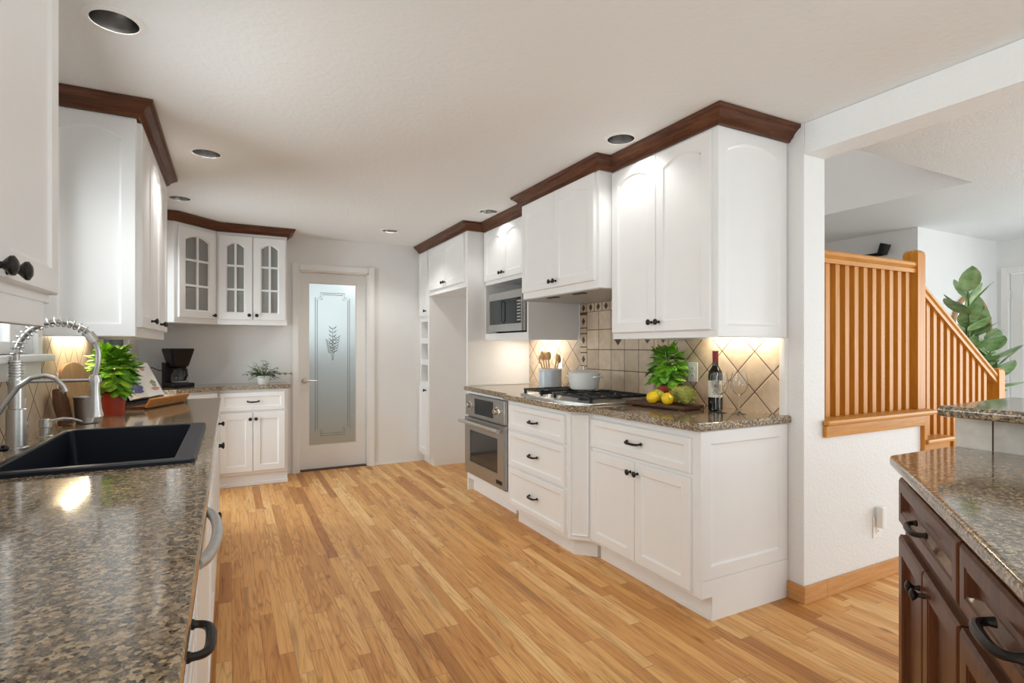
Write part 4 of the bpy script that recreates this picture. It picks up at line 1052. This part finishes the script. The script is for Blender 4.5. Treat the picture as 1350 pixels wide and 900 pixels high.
def wineglass(x, y, label):
    t = thing('wine_glass', label, 'wine glass', (x, y, .914), 0, 'stemmed wine glasses')
    MB().lathe([(0, 0), (.034, .0005), (.034, .002), (.012, .005), (.0042, .012), (.0036, .05), (.0038, .088), (.010, .097), (.028, .113), (.040, .135), (.0425, .158), (.039, .185), (.034, .212), (.0332, .212), (.038, .185), (.0413, .158), (.0388, .136), (.027, .115), (.008, .100), (0, .099)], 32).build('glass', GLASS, t)
wineglass(2.285, 2.025, 'stemmed wine glass just right of the wine bottle'); wineglass(2.335, 1.945, 'stemmed wine glass nearest the end of the stove counter')

# ------------------------------------------------------------------ sink counter objects
def board_shape(w, h, t_, name, mat, root, arch=True, handle=False):
    pts = [(-w / 2, 0), (w / 2, 0), (w / 2, h - w / 2)]
    for i in range(1, 12): pts.append((w / 2 * math.cos(PI * i / 12), h - w / 2 + w / 2 * math.sin(PI * i / 12)))
    pts.append((-w / 2, h - w / 2))
    mb = MB(); mb.M = Matrix.Rotation(R(90), 4, 'X'); mb.prism(pts, 0, t_, .004, 2); return mb.build(name, mat, root)
c1 = thing('cutting_board', 'round-topped wooden cutting board leaning against the sink wall', 'cutting board', (-.640, 3.22, .9185), 58); c1.rotation_euler = (R(-7), 0, R(58))
board_shape(.145, .27, .02, 'board', TANW, c1)
c2 = thing('cutting_board', 'dark carved wooden board standing at the outlet beside the sink', 'cutting board', (-.648, 3.02, .9185), 90); c2.rotation_euler = (R(-10), 0, R(90))
mb = MB(); mb.M = Matrix.Rotation(R(90), 4, 'X'); pts = [(-.07, 0), (.075, 0), (.075, .10), (.05, .15), (.01, .125), (-.04, .16), (-.075, .11)]; mb.prism(pts, 0, .025, .005, 2); mb.build('board', BOARD, c2)
bu = thing('metal_pot', 'round galvanized metal pot in front of the leaning boards', 'pot', (-.60, 3.48 - .28, .914)); bu.location = (-.572, 3.08, .914)
bu.scale = (.85, .85, .95)
MB().lathe([(0, 0), (.045, 0), (.05, .004), (.06, .12), (.058, .122), (.048, .01), (0, .008)], 28).build('body', STEELD, bu)
MB().lathe([(.0585, .1222), (.063, .1222), (.064, .127), (.058, .127)], 28).build('rim', STEEL, bu)

# cookbook on a stand
cs = thing('cookbook_stand', 'wooden cookbook stand with ledge beyond the basil pot', 'cookbook stand', (-.40, 3.80, .914), 66)
M_ = Matrix.Translation((0, 0, .032)) @ Matrix.Rotation(R(-28), 4, 'X')
mb = MB(); mb.box(-.20, -.075, 0.0006, .20, .05, .018, .004); mb.build('base', BOARD, cs)
mb = MB(); mb.M = Matrix.Translation((0, -.075, .012)) @ Matrix.Rotation(R(28), 4, 'X'); mb.box(-.20, -.012, 0, .20, .004, .055, .004); mb.build('ledge', ACACIA, cs)
mb = MB(); mb.M = M_; mb.box(-.19, .030, 0, .19, .044, .24, .003); mb.build('back_panel', BLACK, cs)
mb = MB(); mb.tube([(0, .115, .14), (0, .185, .0085)], .006, 8); mb.build('strut', BOARD, cs)
bk = thing('cookbook', 'open cookbook with photo pages leaning on the wooden stand', 'book', (-.40, 3.80, .914), 66)
Mb = Matrix.Translation((0, .004, .054)) @ Matrix.Rotation(R(-28), 4, 'X')
mb = MB(); mb.M = Mb
for sg in (-1, 1):
    ls = []
    for i in range(9):
        x = sg * .155 * i / 8; y = .012 - .012 * math.sin(PI * min(1, i / 8 * 1.1)) ; ls.append([(x, y, .004), (x, y, .225), (x, .0275, .225), (x, .0275, .004)])
    mb.loops(ls, True, True, True)
mb.build('pages', PAPER, bk)
def pic(xc, zc, rx, rz_, m_):
    mb = MB(); mb.M = Mb; y = lambda x: .0118 - .012 * math.sin(PI * min(1, abs(x) / .155 * 1.1)) - .0012
    ring = lambda k: [(xc + k * rx * (1 + .2 * math.sin(5 * a)) * math.cos(a), y(xc + k * rx * math.cos(a)), zc + k * rz_ * math.sin(a)) for a in [2 * PI * q / 24 for q in range(24)]]
    mb.loops([ring(.02), ring(.5), ring(1)]); mb.build('printed_picture', m_, bk)
pic(.085, .085, .030, .022, INKG); pic(.085, .05, .045, .012, INKP); pic(.05, .18, .018, .012, INKP); pic(-.08, .06, .05, .03, INKB); pic(-.08, .15, .04, .035, INKG)

# ------------------------------------------------------------------ far counter objects
cm = thing('coffee_maker', 'black drip coffee maker with glass carafe on the far corner counter', 'coffee maker', (-.40, 5.53, .914), 25)
mb = MB(); mb.box(-.09, -.13, 0, .09, .10, .035, .008); mb.build('base', BLACK, cm)
mb = MB(); mb.loops([[(-.085, y0, z), (.085, y0, z), (.085, y1, z), (-.085, y1, z)] for z, y0, y1 in ((.034, .03, .10), (.15, .03, .10), (.20, .02, .105), (.21, .01, .105))], True, True, True); mb.build('column', BLACK, cm)
ls = []
for z, k in ((.176, .60), (.18, .66), (.315, 1.0), (.327, 1.0), (.332, .97)):
    ls.append([(x * k, y * k - .005, z) for x, y, _ in rrect(-.095, -.125, .095, .11, .035, 0)])
MB().loops(ls, True, True, True).build('filter_basket', BLACK, cm)
ca = MB().lathe([(0, .036), (.055, .036), (.066, .05), (.070, .08), (.062, .115), (.048, .145), (.046, .155), (.045, .155), (.047, .144), (.060, .114), (.068, .08), (.064, .051), (0, .040)], 28, cy=-.05).build('carafe', GLASS, cm)
MB().lathe([(.048, .150), (.05, .165), (.02, .172), (0, .172)], 24, cy=-.05).build('carafe_lid', BLACK, ca)
MB().tube([(.012, -.095, .150), (.018, -.135, .150), (.019, -.142, .10), (.014, -.118, .065)], .010, 8).build('carafe_handle', BLACK, ca)
MB().lathe([(.0, .0405), (.062, .0405), (.064, .052), (0, .052)], 24, cy=-.05).build('warming_plate', STEEL, cm)
mb = MB(); mb.tube([(-.515, 5.635, 1.05), (-.55, 5.65, 1.055), (-.60, 5.66, 1.08), (-.64, 5.70, 1.05), (-.61, 5.71, .97), (-.58, 5.70, .92)], .004, 6)
tag(mb.build('power_cord', BLACK), 'black power cord curling behind the coffee maker', 'cord')
pp = thing('potted_plant', 'small grey-green trailing plant in white pot on far counter', 'potted plant', (.285, 5.60, .914))
MB().lathe([(0, 0), (.05, 0), (.062, .07), (.062, .075), (.056, .075), (.05, .06), (0, .06)], 24).build('pot', CERAM, pp)
mb = MB(); sm = MB(); r_ = random.Random(11)
for i in range(46):
    ph = r_.uniform(0, 2 * PI); el = r_.uniform(.1, 1.3); L = r_.uniform(.09, .16)
    if i < 5: ph = -.2 + .1 * i; el = .3; L = .22
    pts = []
    for k in range(5):
        t_ = k / 4; pts.append((.02 * math.cos(ph) + L * t_ * math.cos(el) * math.cos(ph), .02 * math.sin(ph) + L * t_ * math.cos(el) * math.sin(ph) * .8, .07 + L * t_ * math.sin(el) * 1.1 - .055 * t_ * t_ * math.cos(el)))
    sm.tube(pts, .0015, 4)
    for k in range(1, 5):
        for sg in (-1, 1):
            a = ph + sg * r_.uniform(.5, 1.1); mb.leaf(pts[k], (math.cos(a), math.sin(a), r_.uniform(-.2, .6)), .036, .016, .3, -.2)
sm.build('stem', STEMM, pp); mb.build('foliage', HERB, pp, 60)

# ------------------------------------------------------------------ living room things
mi = thing('round_mirror', 'round wood framed wall mirror behind the tall plant', 'mirror', (6.56, 2.70, 1.39))
mb = MB(); mb.lathe([(.36, 0), (.36, .03), (.375, .04), (.395, .03), (.395, 0)], 48, M=Matrix.Rotation(R(90), 4, 'X')); mb.build('frame', TANW, mi)
mb = MB(); mb.lathe([(0, .012), (.361, .012)], 48, M=Matrix.Rotation(R(90), 4, 'X')); mb.build('mirror_glass', MIRR, mi)
fp = thing('rubber_plant', 'tall broad-leaved indoor plant at the foot of the stair railing', 'potted plant', (5.38, 2.18, 0))
MB().lathe([(0, 0), (.15, 0), (.19, .33), (.20, .34), (.18, .34), (.16, .28), (0, .28)], 28).build('planter', CERAM, fp)
sm = MB(); lf = MB(); ll = MB(); r_ = random.Random(4)
for sx, sy, hh in ((-.16, -.02, 1.80), (-.06, .04, 1.68), (.10, .02, 1.50), (.26, -.04, 1.22), (-.04, .05, 1.40), (.14, -.05, 1.36)):
    pts = [(0, 0, .27), (sx * .3, sy * .3, .27 + (hh - .27) * .35), (sx * .8, sy * .8, .27 + (hh - .27) * .7), (sx, sy, hh - .10)]
    sm.tube(pts, [.012, .010, .008, .005], 7)
    for k in range(11):
        t_ = .42 + .58 * k / 10; f = t_ * 3; j = min(2, int(f)); p = Vector(pts[j]).lerp(Vector(pts[j + 1]), f - j)
        a = k * 2.4 + sx * 9; el = .45 + .75 * (k / 10) ** 1.5 + r_.uniform(-.25, .2)
        L = r_.uniform(.19, .26)
        lf.leaf(p, (math.cos(a) * math.cos(el), math.sin(a) * math.cos(el), math.sin(el)), L, L * .60, .2, -.15)
ll.leaf((.30, -.04, 1.18), (.95, -.1, .25), .22, .09, .1, -.2)
sm.build('stem', STEMM, fp); lf.build('foliage', RUBBER, fp, 60); ll.build('yellow_leaf', LIMEL, fp, 60)
sd = thing('spotlight', 'small black fixture on the hall wall above the stair railing', 'wall light', (5.599, 3.0, 2.17), 90)
MB().box(-.04, -.012 + .0, -.03, .04, 0.0, .03, .003).build('mount', BLACK, sd)
sd.rotation_euler = (0, 0, R(-90))
mb = MB(); mb.tube([(0, -.012, 0), (0, -.05, 0)], .012, 8); mb.lathe([(0, -.05), (.042, -.05), (.048, .05), (.04, .05), (0, .03)], 18, M=Matrix.Translation((.05, -.075, .02)) @ Matrix.Rotation(R(20), 4, 'Y')); mb.box(-.14, -.06, -.035, 0, -.03, -.005, .003); mb.build('head', BLACK, sd)
